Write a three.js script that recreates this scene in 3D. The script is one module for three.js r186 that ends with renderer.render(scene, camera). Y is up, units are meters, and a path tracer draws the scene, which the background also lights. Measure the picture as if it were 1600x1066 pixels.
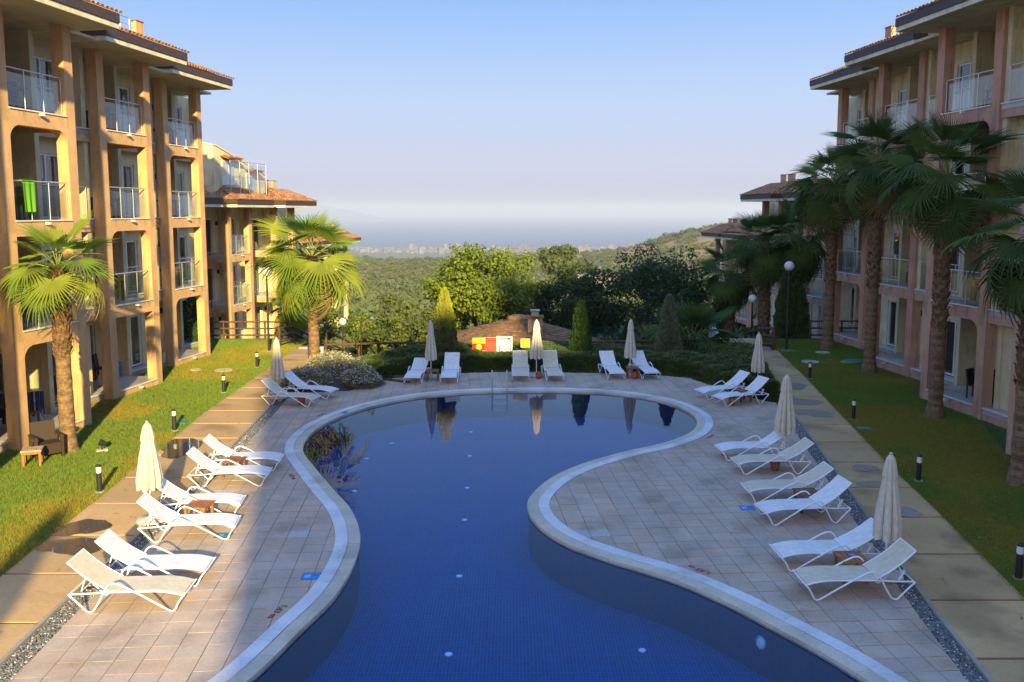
import * as THREE from 'three';
import { mergeGeometries } from 'three/addons/utils/BufferGeometryUtils.js';

// ---------------------------------------------------------------- camera, sky, sun, haze, exposure
const scene = new THREE.Scene();
const camera = new THREE.PerspectiveCamera(46.72, 1600 / 1166, 0.1, 90000);
camera.position.set(0, 6.8, 0);
camera.rotation.set(THREE.MathUtils.degToRad(-6.46), 0, 0);
camera.setViewOffset(1600, 1166, 0, 100, 1600, 1066);   // shift lens: horizon kept high, uprights almost parallel
camera.updateProjectionMatrix();
const SUN_AZ = THREE.MathUtils.degToRad(14), SUN_EL = THREE.MathUtils.degToRad(18);
const sunDir = new THREE.Vector3(Math.sin(SUN_AZ) * Math.cos(SUN_EL), Math.sin(SUN_EL), Math.cos(SUN_AZ) * Math.cos(SUN_EL));
{
  const W = 1024, Hh = 512, data = new Float32Array(W * Hh * 4);
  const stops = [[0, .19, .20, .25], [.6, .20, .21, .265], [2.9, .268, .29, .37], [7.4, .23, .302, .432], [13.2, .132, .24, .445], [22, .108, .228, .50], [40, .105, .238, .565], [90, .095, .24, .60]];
  const sh = new THREE.Vector3(sunDir.x, 0, sunDir.z).normalize();
  for (let j = 0; j < Hh; j++) for (let i = 0; i < W; i++) {
    const el = ((j + .5) / Hh - .5) * Math.PI, az = ((i + .5) / W - .5) * 2 * Math.PI;
    const e = Math.max(0, THREE.MathUtils.radToDeg(el));
    let k = 0; while (k < stops.length - 2 && stops[k + 1][0] < e) k++;
    const a = stops[k], b = stops[k + 1], t = Math.min(1, Math.max(0, (e - a[0]) / (b[0] - a[0])));
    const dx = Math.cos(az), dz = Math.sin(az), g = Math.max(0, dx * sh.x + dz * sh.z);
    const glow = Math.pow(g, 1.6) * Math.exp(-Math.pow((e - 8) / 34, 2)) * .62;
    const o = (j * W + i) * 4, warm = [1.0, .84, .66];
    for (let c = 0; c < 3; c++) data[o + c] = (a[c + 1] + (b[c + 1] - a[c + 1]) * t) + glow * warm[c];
    data[o + 3] = 1;
  }
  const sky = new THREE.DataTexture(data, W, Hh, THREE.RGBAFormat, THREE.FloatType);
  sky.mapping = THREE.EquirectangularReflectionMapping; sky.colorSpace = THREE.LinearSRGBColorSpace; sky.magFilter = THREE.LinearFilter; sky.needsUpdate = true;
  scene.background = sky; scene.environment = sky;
}
const sun = new THREE.DirectionalLight(new THREE.Color().setRGB(1, .80, .35), 5.0);
sun.position.copy(sunDir).multiplyScalar(120); sun.target.position.set(0, 0, -25); sun.position.add(sun.target.position);
sun.castShadow = true; sun.shadow.radius = 1.6; sun.shadow.mapSize.set(4096, 4096);
Object.assign(sun.shadow.camera, { left: -70, right: 70, top: 60, bottom: -60, near: 1, far: 300 });
scene.add(sun, sun.target);
scene.fog = new THREE.FogExp2(new THREE.Color().setRGB(.50, .55, .68), 0.000085);
const renderer = new THREE.WebGLRenderer({ antialias: true });
renderer.setSize(1024, 682); renderer.toneMapping = THREE.LinearToneMapping; renderer.toneMappingExposure = 2.25;
renderer.shadowMap.enabled = true;

// ---------------------------------------------------------------- helpers
function rng(seed) { let s = seed >>> 0; return () => { s = (s + 0x6d2b79f5) | 0; let t = Math.imul(s ^ (s >>> 15), 1 | s); t = (t + Math.imul(t ^ (t >>> 7), 61 | t)) ^ t; return ((t ^ (t >>> 14)) >>> 0) / 4294967296; }; }
const rnd = rng(11), rr = (a, b) => a + (b - a) * rnd();
const V = (x, y, z) => new THREE.Vector3(x, y, z), C = (r, g, b) => new THREE.Color().setRGB(r, g, b);
const lerp = (a, b, t) => a + (b - a) * t, clamp = (x, a, b) => Math.min(b, Math.max(a, x)), smooth = (a, b, x) => { const t = clamp((x - a) / (b - a), 0, 1); return t * t * (3 - 2 * t); };
const lat = []; { const r = rng(5); for (let i = 0; i < 65536; i++) lat.push(r()); }
function vn(x, y, p, seed) { // periodic value noise, period p cells
  const xi = Math.floor(x), yi = Math.floor(y), fx = x - xi, fy = y - yi, u = fx * fx * (3 - 2 * fx), v = fy * fy * (3 - 2 * fy);
  const h = (a, b) => lat[((((a % p) + p) % p) * 157 + (((b % p) + p) % p) * 8111 + seed * 977) & 65535];
  return lerp(lerp(h(xi, yi), h(xi + 1, yi), u), lerp(h(xi, yi + 1), h(xi + 1, yi + 1), u), v);
}
function fbm(u, v, p, oct, seed) { let s = 0, a = .5, n = 0; for (let o = 0; o < oct; o++) { s += a * vn(u * p, v * p, p, seed + o); n += a; a *= .5; p *= 2; } return s / n; }
const n2 = (x, y, sd = 3) => fbm(x / 64 + 1000, y / 64 + 1000, 64, 4, sd); // world noise, cell about 1 unit
function tex(n, fn, srgb = true, rep = 1) {
  const d = new Uint8Array(n * n * 4);
  for (let j = 0; j < n; j++) for (let i = 0; i < n; i++) {
    let c = fn((i + .5) / n, (j + .5) / n); if (typeof c === 'number') c = [c, c, c];
    const o = (j * n + i) * 4; for (let k = 0; k < 3; k++) d[o + k] = clamp(c[k], 0, 1) * 255; d[o + 3] = 255;
  }
  const t = new THREE.DataTexture(d, n, n); t.wrapS = t.wrapT = THREE.RepeatWrapping; t.magFilter = THREE.LinearFilter; t.minFilter = THREE.LinearMipmapLinearFilter;
  t.colorSpace = srgb ? THREE.SRGBColorSpace : THREE.NoColorSpace; t.repeat.set(1 / rep, 1 / rep); t.needsUpdate = true; return t;
}
// tint textures are near 1: they multiply the material colour
const T = {};
T.stucco = tex(512, (u, v) => { const a = fbm(u, v, 5, 5, 1), f = fbm(u, v, 90, 2, 4), s = fbm(u * 3, v, 6, 3, 9); const dr = smooth(.55, .8, fbm(u, v * .16, 22, 3, 8)); const k = .82 + .16 * a + .07 * (f - .5) + .06 * s - .10 * dr; return [k, k * (.985 + .02 * a), k * (.97 + .04 * a)]; }, true, 3.1);
T.stuccoB = tex(512, (u, v) => .5 * fbm(u, v, 110, 2, 6) + .5 * fbm(u, v, 24, 3, 7), false, 2);
T.paver = tex(512, (u, v) => { const a = fbm(u, v, 7, 4, 12), f = fbm(u, v, 140, 2, 14), st = smooth(.58, .75, fbm(u, v, 4, 5, 17)); const k = .80 + .16 * a + .10 * (f - .5) - .07 * st; return [k, k * .99, k * (.97 - .02 * st)]; }, true, 3.3);
T.conc = tex(512, (u, v) => { const a = fbm(u, v, 4, 5, 22), f = fbm(u, v, 120, 2, 24), w = smooth(.52, .72, fbm(u, v, 3, 4, 27)); const k = .82 + .16 * a + .07 * (f - .5) - .15 * w - .05 * smooth(.6, .75, fbm(u, v, 9, 4, 29)); return [k, k * .985, k * .95]; }, true, 4.7);
T.grain = tex(256, (u, v) => .5 * fbm(u, v, 64, 2, 31) + .5 * fbm(u, v, 20, 3, 33), false, .6);
T.lawn = tex(512, (u, v) => { const a = fbm(u, v, 5, 5, 41), b = fbm(u, v, 11, 4, 44), f = fbm(u, v, 128, 2, 46); const y = smooth(.42, .68, a), k = .60 + .34 * b + .30 * (f - .5); return [k * lerp(.70, 1.06, y), k * lerp(.90, 1.0, y), k * lerp(.62, .55, y)]; }, true, 6.3);
T.wood = tex(256, (u, v) => { const g = fbm(u * 1.0, v * .12 + .03 * fbm(u, v, 6, 2, 52), 48, 3, 51), k = .62 + .45 * g; return [k, k * .95, k * .88]; }, true, .7);
T.mosaic = tex(512, (u, v) => { const n = 24, x = u * n, y = v * n, fx = x % 1, fy = y % 1, g = Math.min(Math.min(fx, 1 - fx), Math.min(fy, 1 - fy)) < .075; const q = lat[((x | 0) * 31 + (y | 0) * 517) & 65535], q2 = fbm(u, v, 4, 3, 61); return g ? [.08, .40, .57] : [.01 + .01 * q, .19 + .07 * q + .04 * q2, .31 + .11 * q + .05 * q2]; }, true, 1.5);
T.bark = tex(256, (u, v) => { const a = fbm(u, v, 9, 4, 71), r = fbm(u * .4, v, 40, 3, 73); const k = .5 + .4 * a + .35 * (r - .5); return [k, k * .93, k * .86]; }, true, 1);
T.barkB = tex(256, (u, v) => .6 * fbm(u * .4, v, 40, 3, 73) + .4 * fbm(u, v, 20, 3, 77), false, 1);
T.cloth = tex(256, (u, v) => { const w = .5 + .5 * Math.sin(u * 6.283 * 64) * Math.sin(v * 6.283 * 64), a = fbm(u, v, 6, 4, 81); const k = .88 + .05 * w + .09 * (a - .5); return [k, k * (.97 + .03 * a), k * (.93 + .06 * a)]; }, true, .5);
T.wicker = tex(256, (u, v) => { const x = u * 24, y = v * 24, o = (Math.floor(x) + Math.floor(y)) % 2, k = .35 + .65 * Math.abs(Math.sin(3.1416 * (o ? x : y))); return [k, k * .95, k * .9]; }, true, .5);
T.thatch = tex(512, (u, v) => { const a = fbm(u, v * .25, 80, 3, 91), b = fbm(u, v, 6, 4, 94); const k = .55 + .5 * a * .7 + .3 * (b - .5); return [k, k * .93, k * .85]; }, true, 2.6);
T.sea = tex(256, (u, v) => fbm(u * .5, v, 12, 4, 98), false, 900);
T.tile = tex(256, (u, v) => { const a = fbm(u, v, 10, 4, 101); const k = .55 + .6 * a; return [k, k * (.9 + .08 * a), k * .85]; }, true, 1.7);
const mat = (c, o = {}) => new THREE.MeshStandardMaterial({ color: C(...c), roughness: .85, ...o });
const phy = (c, o = {}) => new THREE.MeshPhysicalMaterial({ color: C(...c), roughness: .85, ...o });
const leaf = (c, tr = .35, o = {}) => phy(c, { roughness: .8, specularIntensity: .35, transmission: tr, thickness: 0, side: THREE.DoubleSide, ...o });
const M = {
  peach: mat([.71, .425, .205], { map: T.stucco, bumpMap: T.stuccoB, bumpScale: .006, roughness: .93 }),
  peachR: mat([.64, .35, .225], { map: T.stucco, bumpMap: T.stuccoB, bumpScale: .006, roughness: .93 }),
  cream: mat([.82, .69, .42], { map: T.stucco, bumpMap: T.stuccoB, bumpScale: .005, roughness: .93 }),
  soffit: mat([.66, .52, .27], { map: T.stucco, roughness: .9 }),
  eave: mat([.80, .73, .52], { map: T.stucco, roughness: .7 }),
  fascia: mat([.085, .06, .07], { map: T.wood, roughness: .6 }),
  tileA: mat([.40, .19, .095], { map: T.tile, roughness: .8 }), tileB: mat([.50, .29, .14], { map: T.tile, roughness: .8 }),
  pale: mat([.60, .54, .50], { map: T.conc, roughness: .35 }), ledge: mat([.72, .68, .62], { roughness: .4 }),
  steel: mat([.62, .62, .64], { metalness: .75, roughness: .32 }), dark: mat([.022, .021, .022], { roughness: .45 }),
  glass: phy([.78, .87, .92], { transmission: 1, thickness: 0, roughness: .16, ior: 2.1, side: THREE.DoubleSide }),
  pane: phy([.80, .85, .88], { transmission: 1, thickness: 0, roughness: .015, ior: 1.95, side: THREE.DoubleSide }),
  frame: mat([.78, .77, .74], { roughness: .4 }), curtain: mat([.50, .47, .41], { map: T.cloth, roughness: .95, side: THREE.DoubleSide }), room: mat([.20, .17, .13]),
  whiteTube: mat([.82, .82, .82], { roughness: .35 }), slingW: mat([.93, .93, .93], { map: T.cloth, roughness: .8, side: THREE.DoubleSide }), slingB: mat([.80, .71, .53], { map: T.cloth, roughness: .8, side: THREE.DoubleSide }),
  canvas: phy([.85, .785, .65], { map: T.cloth, roughness: .92, transmission: .15, thickness: 0, side: THREE.DoubleSide }), teak: mat([.46, .20, .07], { map: T.wood, roughness: .6 }), teakD: mat([.30, .13, .05], { map: T.wood, roughness: .6 }),
  log: mat([.25, .16, .085], { map: T.bark, bumpMap: T.barkB, bumpScale: .012 }), rattan: mat([.07, .045, .032], { map: T.wicker, roughness: .6 }), rattanL: mat([.16, .09, .05], { map: T.wicker, roughness: .6 }),
  trunk: mat([.42, .29, .17], { map: T.bark, bumpMap: T.barkB, bumpScale: .02 }), boot: mat([.33, .20, .105], { map: T.bark, bumpMap: T.barkB, bumpScale: .015, side: THREE.DoubleSide }), treeBark: mat([.20, .15, .10], { map: T.bark, bumpMap: T.barkB, bumpScale: .02 }),
  terracotta: mat([.38, .11, .045], { roughness: .7 }), stoneBase: mat([.62, .58, .52], { map: T.conc }), white: mat([.8, .8, .8], { roughness: .5 }), soil: mat([.055, .04, .028]),
};
const used = new Map();
function num(name) { const n = used.get(name) || 0; used.set(name, n + 1); return n ? name + '_' + String(n).padStart(3, '0') : name; }
function put(o) { o.traverse?.((c) => { if (c.isMesh) { c.castShadow = true; c.receiveShadow = true; } }); scene.add(o); return o; }
function tag(o, label, category, group) { o.userData.label = label; o.userData.category = category; if (group) o.userData.group = group; return o; }
function thing(name, label, category, group, p = [0, 0, 0], turn = 0) { const g = new THREE.Group(); g.name = num(name); g.position.set(...p); g.rotation.y = turn; tag(g, label, category, group); scene.add(g); return g; }
const flat = (gs) => { const l = [].concat(gs).map((g) => { const q = g.index ? g.toNonIndexed() : g; for (const k of Object.keys(q.attributes)) if (!['position', 'normal', 'uv', 'color'].includes(k)) q.deleteAttribute(k); if (!q.attributes.uv) q.setAttribute('uv', new THREE.BufferAttribute(new Float32Array(q.attributes.position.count * 2), 2)); return q; }); return l.length === 1 ? l[0] : mergeGeometries(l); };
function metreUV(g) { // uv in metres by the dominant axis of each normal
  const p = g.attributes.position, n = g.attributes.normal, u = new Float32Array(p.count * 2);
  for (let i = 0; i < p.count; i++) { const ax = Math.abs(n.getX(i)), ay = Math.abs(n.getY(i)), az = Math.abs(n.getZ(i)); const x = p.getX(i), y = p.getY(i), z = p.getZ(i);
    if (ay >= ax && ay >= az) { u[2 * i] = x; u[2 * i + 1] = z; } else if (ax >= az) { u[2 * i] = z; u[2 * i + 1] = y; } else { u[2 * i] = x; u[2 * i + 1] = y; } }
  g.setAttribute('uv', new THREE.BufferAttribute(u, 2)); return g;
}
function part(parent, name, gs, m, o = {}) { // one named mesh under parent
  let g = gs; if (Array.isArray(gs) || !gs.isBufferGeometry || gs.index || o.uv !== false) g = flat(gs);
  if (o.uv !== false) metreUV(g);
  const k = new THREE.Mesh(g, m); k.name = name; k.castShadow = k.receiveShadow = true; if (o.kind) k.userData.kind = o.kind; if (o.label) k.userData.label = o.label; parent.add(k); return k;
}
function struct(name, gs, m, o = {}) { const k = part(scene, num(name), gs, m, o); k.userData.kind = o.kind || 'structure'; if (o.label) k.userData.label = o.label; return k; }
const box = (w, h, d, x = 0, y = 0, z = 0, ry = 0, rx = 0, rz = 0) => { const g = new THREE.BoxGeometry(w, h, d); if (rx) g.rotateX(rx); if (rz) g.rotateZ(rz); if (ry) g.rotateY(ry); return g.translate(x, y, z); };
const cyl = (r1, r2, h, x = 0, y = 0, z = 0, n = 12, open = false) => new THREE.CylinderGeometry(r1, r2, h, n, 1, open).translate(x, y + h / 2, z);
function rod(a, b, r, n = 6, r2 = r) { const d = b.clone().sub(a), g = new THREE.CylinderGeometry(r2, r, d.length(), n, 1); g.translate(0, d.length() / 2, 0); g.applyQuaternion(new THREE.Quaternion().setFromUnitVectors(V(0, 1, 0), d.clone().normalize())); return g.translate(a.x, a.y, a.z); }
const tubeOf = (pts, r, seg = 40, n = 6, type = 'centripetal') => new THREE.TubeGeometry(new THREE.CatmullRomCurve3(pts, false, type), seg, r, n);
function soup(pos, uv, col) { const g = new THREE.BufferGeometry(); g.setAttribute('position', new THREE.BufferAttribute(new Float32Array(pos), 3)); if (uv) g.setAttribute('uv', new THREE.BufferAttribute(new Float32Array(uv), 2)); if (col) g.setAttribute('color', new THREE.BufferAttribute(new Float32Array(col), 3)); g.computeVertexNormals(); return g; }
function instanced(name, g, m, list, label, colors) { // countless small pieces: one object
  const k = new THREE.InstancedMesh(g, m, list.length); k.name = num(name); k.userData.kind = 'stuff'; if (label) k.userData.label = label; k.castShadow = k.receiveShadow = true;
  list.forEach((x, i) => k.setMatrixAt(i, x)); if (colors) colors.forEach((c, i) => k.setColorAt(i, c)); scene.add(k); return k;
}
const mx = new THREE.Matrix4(), qq = new THREE.Quaternion(), ee = new THREE.Euler();
const place = (x, y, z, rx, ry, rz, sx, sy = sx, sz = sx) => new THREE.Matrix4().compose(V(x, y, z), qq.setFromEuler(ee.set(rx, ry, rz, 'YXZ')).clone(), V(sx, sy, sz));
// ---------------------------------------------------------------- terrain, sea, far things
const PROF = [[0, -1.6], [46, -1.6], [50, -2.2], [60, -3.4], [80, -6.2], [120, -11.5], [200, -19.5], [400, -32], [700, -45], [1100, -56], [1350, -68], [1700, -92], [2600, -150], [4300, -226], [5900, -247], [6100, -251], [7200, -262]];
function terrainY(x, z) {
  const r = Math.hypot(x, z);
  if (z > -10) { const q = clamp(z - 9, 0, 45); return -1.6 + smooth(0, 9, z) * 1.2 + q * .24 * smooth(-40, 8, x) - smooth(60, 400, r) * 6; }
  let i = 0; while (i < PROF.length - 2 && PROF[i + 1][0] < r) i++;
  const a = PROF[i], b = PROF[i + 1]; let y = lerp(a[1], b[1], clamp((r - a[0]) / (b[0] - a[0]), 0, 1));
  const amp = smooth(60, 400, r) * (1 - smooth(4300, 5400, r));
  y += amp * (n2(x / 95, z / 95, 5) - .5) * 15 * smooth(250, 900, r) + amp * (n2(x / 38, z / 38, 7) - .5) * 5;
  const hill = Math.exp(-(Math.pow((x - 255) / (x < 255 ? 125 : 190), 2) + Math.pow((z + 930) / 210, 2)));
  y += hill * 47 + Math.exp(-(Math.pow((x - 40) / 60, 2) + Math.pow((z + 1000) / 200, 2))) * 5;
  return y;
}
const dryField = (x, z) => { const r = Math.hypot(x, z), a = Math.atan2(x, -z) + .02 * (n2(x / 40, z / 40, 2) - .5); return smooth(400, 430, r) * (1 - smooth(640, 700, r)) * smooth(.045, .06, a) * (1 - smooth(.125, .14, a)); };
{
  const pos = [], col = [], idx = [], rad = [38]; while (rad[rad.length - 1] < 7000) rad.push(rad[rad.length - 1] * 1.042 + .6);
  const NA = 300, A0 = -Math.PI, A1 = Math.PI;
  rad.forEach((r) => { for (let i = 0; i <= NA; i++) { const t = i / NA, a = Math.PI * Math.sign(t - .5) * Math.pow(Math.abs(2 * t - 1), 1.7), x = Math.sin(a) * r, z = -Math.cos(a) * r, y = terrainY(x, z);
    pos.push(x, y, z); const q = n2(x / 30, z / 30, 11), e = smooth(.46, .62, n2(x / 24 + .5 * q, z / 24, 13)), f = dryField(x, z);
    let c = [lerp(.085, .12, q), lerp(.11, .12, q), lerp(.035, .05, q)]; const soilC = [.34, .185, .085], hay = [.50, .32, .15];
    const se = e * smooth(200, 420, r) * (1 - smooth(1300, 2000, r)) * .85; c = c.map((v, k) => lerp(lerp(v, soilC[k], se), hay[k], f)); col.push(...c); } });
  for (let j = 0; j < rad.length - 1; j++) for (let i = 0; i < NA; i++) { const a = j * (NA + 1) + i, b = a + NA + 1; idx.push(a, a + 1, b, a + 1, b + 1, b); }
  const g = new THREE.BufferGeometry(); g.setAttribute('position', new THREE.BufferAttribute(new Float32Array(pos), 3)); g.setAttribute('color', new THREE.BufferAttribute(new Float32Array(col), 3)); g.setIndex(idx); g.computeVertexNormals();
  const m = new THREE.Mesh(g, mat([1, 1, 1], { vertexColors: true, roughness: 1 })); m.name = 'terrain'; m.receiveShadow = true; m.userData.kind = 'structure'; scene.add(m);
}
{
  const g = new THREE.RingGeometry(4000, 42000, 90, 30).rotateX(-Math.PI / 2).translate(0, -250, 0);
  const s = struct('sea', g, phy([.035, .075, .12], { roughness: .45, bumpMap: T.sea, bumpScale: .6 })); s.castShadow = false;
}
{ // hazy island ridge
  const pos = [], P = [], X0 = -8000, X1 = -3350, n = 60; for (let i = 0; i <= n; i++) { const t = i / n, x = lerp(X0, X1, t), h = 520 * Math.pow(Math.sin(Math.PI * Math.pow(t, .75)), 1.2) * (.8 + .35 * n2(t * 7, 3, 4)) - 8; P.push([x, h]); }
  const z0 = -25000; for (let i = 0; i < n; i++) { const [xa, ha] = P[i], [xb, hb] = P[i + 1]; const f = [xa, -255, z0 + 2200], g = [xb, -255, z0 + 2200], a = [xa, -250 + ha, z0], b = [xb, -250 + hb, z0], k = [xa, -255, z0 - 2600], l = [xb, -255, z0 - 2600]; pos.push(...f, ...g, ...b, ...f, ...b, ...a, ...a, ...b, ...l, ...a, ...l, ...k); }
  struct('mountain', soup(pos), mat([.16, .17, .15], { roughness: 1 }));
}
{ // far town on the coastal plain
  const list = [], cs = [], r = rng(77); for (let i = 0; i < 1100; i++) { const a = lerp(-.24, .16, r()), d = lerp(4900, 6000, Math.pow(r(), .7)), x = Math.sin(a) * d, z = -Math.cos(a) * d, w = 14 + 26 * r(), h = 7 + 11 * r() + (r() < .05 ? 24 : 0); if (n2(x / 260, z / 260, 8) < .47) continue; list.push(place(x, terrainY(x, z) + h / 2 - 1, z, 0, r() * 3, 0, w, h, 12 + 12 * r())); const k = .09 + .11 * r(); cs.push(C(k, k * .92, k * .84)); }
  instanced('distant_town', new THREE.BoxGeometry(1, 1, 1), mat([1, 1, 1]), list, 'pale far town strung along the coast', cs);
}
function clumpGeo(seed, n, leafS, flatten = .75) { // loose clump of leaf-like faces on a lumpy ball of radius 1
  const r = rng(seed), pos = []; for (let i = 0; i < n; i++) { const u = r() * 2 - 1, a = r() * 6.283, s = Math.sqrt(1 - u * u), rad = .55 + .45 * Math.pow(r(), .4) * (.8 + .4 * vn(a * 2, u * 3, 16, 3));
    const c = V(s * Math.cos(a) * rad, (u * .5 + .5) * 2 * flatten * rad - .1, s * Math.sin(a) * rad), d1 = V(r() - .5, r() - .5, r() - .5).normalize(), d2 = V(r() - .5, r() - .5, r() - .5).cross(d1).normalize(), L = leafS * (.7 + .6 * r());
    const A = c.clone().addScaledVector(d1, L), B = c.clone().addScaledVector(d2, L * .5), D = c.clone().addScaledVector(d1, -L), E = c.clone().addScaledVector(d2, -L * .5); pos.push(...A, ...B, ...D, ...A, ...D, ...E); }
  return soup(pos);
}
{ // scrub and woods over the slopes
  const r = rng(21), mk = [[], [], []], mc = [[], [], []];
  for (let i = 0; i < 46000; i++) { const a = lerp(-.62, .62, r()), d = 75 * Math.pow(1500 / 75, Math.pow(r(), .75)), x = Math.sin(a) * d, z = -Math.cos(a) * d;
    if (dryField(x, z) > .3) continue; const bare = smooth(.46, .62, n2(x / 24 + .5 * n2(x / 30, z / 30, 11), z / 24, 13)) * smooth(200, 420, d) * (1 - smooth(1300, 2000, d)); if (r() < bare * .8) continue;
    if (d < 95 && Math.abs(x) < 14 && r() < .5) continue;
    const big = n2(x / 45, z / 45, 17), s = lerp(1.1, 2.7, r() * r()) * (.8 + .8 * big) * (d < 200 ? .75 : 1), k = (r() * 3) | 0;
    mk[k].push(place(x, terrainY(x, z) - .3, z, 0, r() * 6.3, 0, s * (.9 + .5 * r()), s * (.8 + .5 * r())));
    const q = r(), w = n2(x / 70, z / 70, 19); mc[k].push(C(lerp(.045, .13, w * .7 + .4 * q - .1), lerp(.075, .135, w * .6 + .3 * q), lerp(.022, .045, q))); }
  const m = mat([1, 1, 1], { roughness: .9, side: THREE.DoubleSide });
  [0, 1, 2].forEach((k) => instanced('woodland', clumpGeo(100 + k, 95, .30), m, mk[k], 'scrub and low woodland over the slopes below', mc[k]));
}

// ---------------------------------------------------------------- lawns, paths, gravel, deck and pool
// strips: [x on the lawn edge, x on the gravel edge, x where the deck starts] by z
const EDGE = { L: [[8, -8.2, -6.6, -6.2], [-6, -9.0, -7.4, -7.0], [-14, -9.45, -7.85, -7.42], [-22, -9.95, -8.0, -7.62], [-29, -10.42, -8.45, -8.05], [-35, -10.52, -8.95, -8.55], [-42.3, -10.75, -9.5, -9.1]],
  R: [[8, 7.6, 5.8, 5.4], [-6, 8.2, 6.3, 5.9], [-14.5, 9.02, 7.3, 6.95], [-18.5, 9.59, 7.95, 7.58], [-22.4, 10.1, 8.6, 8.2], [-29.3, 11.16, 9.65, 9.25], [-34.7, 12.02, 10.55, 10.15], [-42.5, 13.1, 11.75, 11.35]] };
function edge(side, z, k) { const e = EDGE[side]; let i = 0; while (i < e.length - 2 && e[i + 1][0] > z) i++; const a = e[i], b = e[i + 1]; return lerp(a[k], b[k], clamp((z - a[0]) / (b[0] - a[0]), 0, 1)); }
function strip(zs, xa, xb, y, drop = 0) { const pos = []; for (let i = 0; i < zs.length - 1; i++) { const z0 = zs[i], z1 = zs[i + 1], a = [xa(z0), y, z0], b = [xb(z0), y, z0], c = [xb(z1), y, z1], d = [xa(z1), y, z1]; pos.push(...a, ...b, ...c, ...a, ...c, ...d); if (drop) { const f = (p) => [p[0], y - drop, p[2]]; pos.push(...b, ...f(b), ...f(c), ...b, ...f(c), ...c, ...a, ...d, ...f(d), ...a, ...f(d), ...f(a), ...a, ...f(a), ...f(b), ...a, ...f(b), ...b, ...d, ...c, ...f(c), ...d, ...f(c), ...f(d)); } } const g = soup(pos); return g; }
const zs = []; for (let z = 8; z >= -46; z -= 1) zs.push(z);
const lawnM = mat([.185, .20, .030], { map: T.lawn, roughness: 1, bumpMap: T.lawn, bumpScale: .02 });
function lawnY(x, z) { return .02 * (n2(x / 2.5, z / 2.5, 6) - .5); }
for (const s of ['L', 'R']) { // gently uneven sheet, about a metre grid
  const pos = [], sg = s === 'L' ? -1 : 1; const X = (z, t) => { const e = edge(s, z, 1); return lerp(e, sg * 34, Math.pow(t, 1.6)); };
  for (let i = 0; i < zs.length - 1; i++) for (let k = 0; k < 26; k++) { const q = (z, t) => { const x = X(z, t); return [x, t === 0 ? -.005 : lawnY(x, z), z]; }; const a = q(zs[i], k / 26), b = q(zs[i], (k + 1) / 26), c = q(zs[i + 1], (k + 1) / 26), d = q(zs[i + 1], k / 26); pos.push(...a, ...b, ...c, ...a, ...c, ...d); }
  struct('lawn', soup(pos), lawnM);
  // the retaining edge where the lawn ends
  struct('retaining_wall', box(24, 2.4, .3, sg * 22.5, -1.25, -46.15), M.cream);
}
{ // grass tufts
  const r = rng(31), blade = []; for (let i = 0; i < 7; i++) { const a = i * .9 + r(), d = .012 + .03 * r(), l = .03 + .028 * r(), x = Math.cos(a) * d, z = Math.sin(a) * d, w = .004, bx = Math.cos(a) * .02, bz = Math.sin(a) * .02; blade.push(x - w * Math.sin(a), 0, z + w * Math.cos(a), x + w * Math.sin(a), 0, z - w * Math.cos(a), x + bx, l, z + bz); }
  const list = [], cs = []; for (let i = 0; i < 150000; i++) { const L = r() < .5, z = -lerp(11, 45.5, r()), e = edge(L ? 'L' : 'R', z, 1), x = L ? e + .05 - r() * (L ? Math.min(6.3, 2.2 + (-z - 11) * .2) : 0) : e - .05 + r() * Math.min(6, 1.2 + (-z - 11) * .19); list.push(place(x, lawnY(x, z) - .004, z, 0, r() * 6.3, 0, .8 + .7 * r())); const q = n2(x / 1.6, z / 1.6, 25), y = smooth(.45, .68, n2(x / 3.2, z / 3.2, 27)), k = .75 + .5 * r(); cs.push(C(lerp(.15, .27, y) * k, lerp(.185, .25, q) * k, .022 * k)); }
  instanced('grass', soup(blade), mat([1, 1, 1], { side: THREE.DoubleSide, roughness: .9 }), list, 'short mown grass of the lawns', cs);
}
// concrete paths: single slabs with red-brown joint strips
const JOINT = { L: [7.4, 4.3, 1.2, -1.9, -4.2, -6.1, -7.9, -9.8, -11.7, -13.62, -15.57, -17.5, -19.49, -21.47, -23.51, -25.35, -27.15, -28.94, -30.9, -32.8, -34.7, -36.6, -38.5, -40.4, -42.3], R: [7.2, 4.9, 2.6, .3, -1.9, -4.1, -6.2, -8.3, -10.4, -12.47, -14.47, -16.51, -18.6, -20.68, -22.83, -24.9, -27, -29.1, -31.2, -33.3, -35.4, -37.5, -39.6, -41.8] };
for (const s of ['L', 'R']) {
  const g = new THREE.Group(); g.name = num('path'); g.userData.kind = 'structure'; scene.add(g);
  const lo = (z) => edge(s, z, 1), hi = (z) => edge(s, z, 2), js = JOINT[s], mats = [[.63, .405, .185], [.665, .43, .20], [.595, .385, .18]].map((c) => mat(c, { map: T.conc, bumpMap: T.grain, bumpScale: .003, roughness: .9 }));
  part(g, 'joint_bed', strip(zs.filter((z) => z >= js[js.length - 1]).concat([js[js.length - 1]]), lo, hi, .012, .1), mat([.27, .10, .07], { map: T.conc }));
  for (let i = 0; i < js.length - 1; i++) { const a = js[i] - .035, b = js[i + 1] + .035, m = (a + b) / 2; part(g, 'slab', strip([a, m, b], (z) => lo(z) + (s === 'L' ? -.01 + .02 * n2(z * 3, 1) : .0), (z) => hi(z) - .0, .028 + .006 * rnd(), .09), mats[(rnd() * 3) | 0]); }
  part(g, 'kerb', strip(zs.filter((z) => z >= js[js.length - 1]), (z) => (s === 'L' ? hi(z) : hi(z) - .07), (z) => (s === 'L' ? hi(z) + .07 : hi(z)), .05, .12), mat([.40, .36, .32], { map: T.conc }));
}
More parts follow.
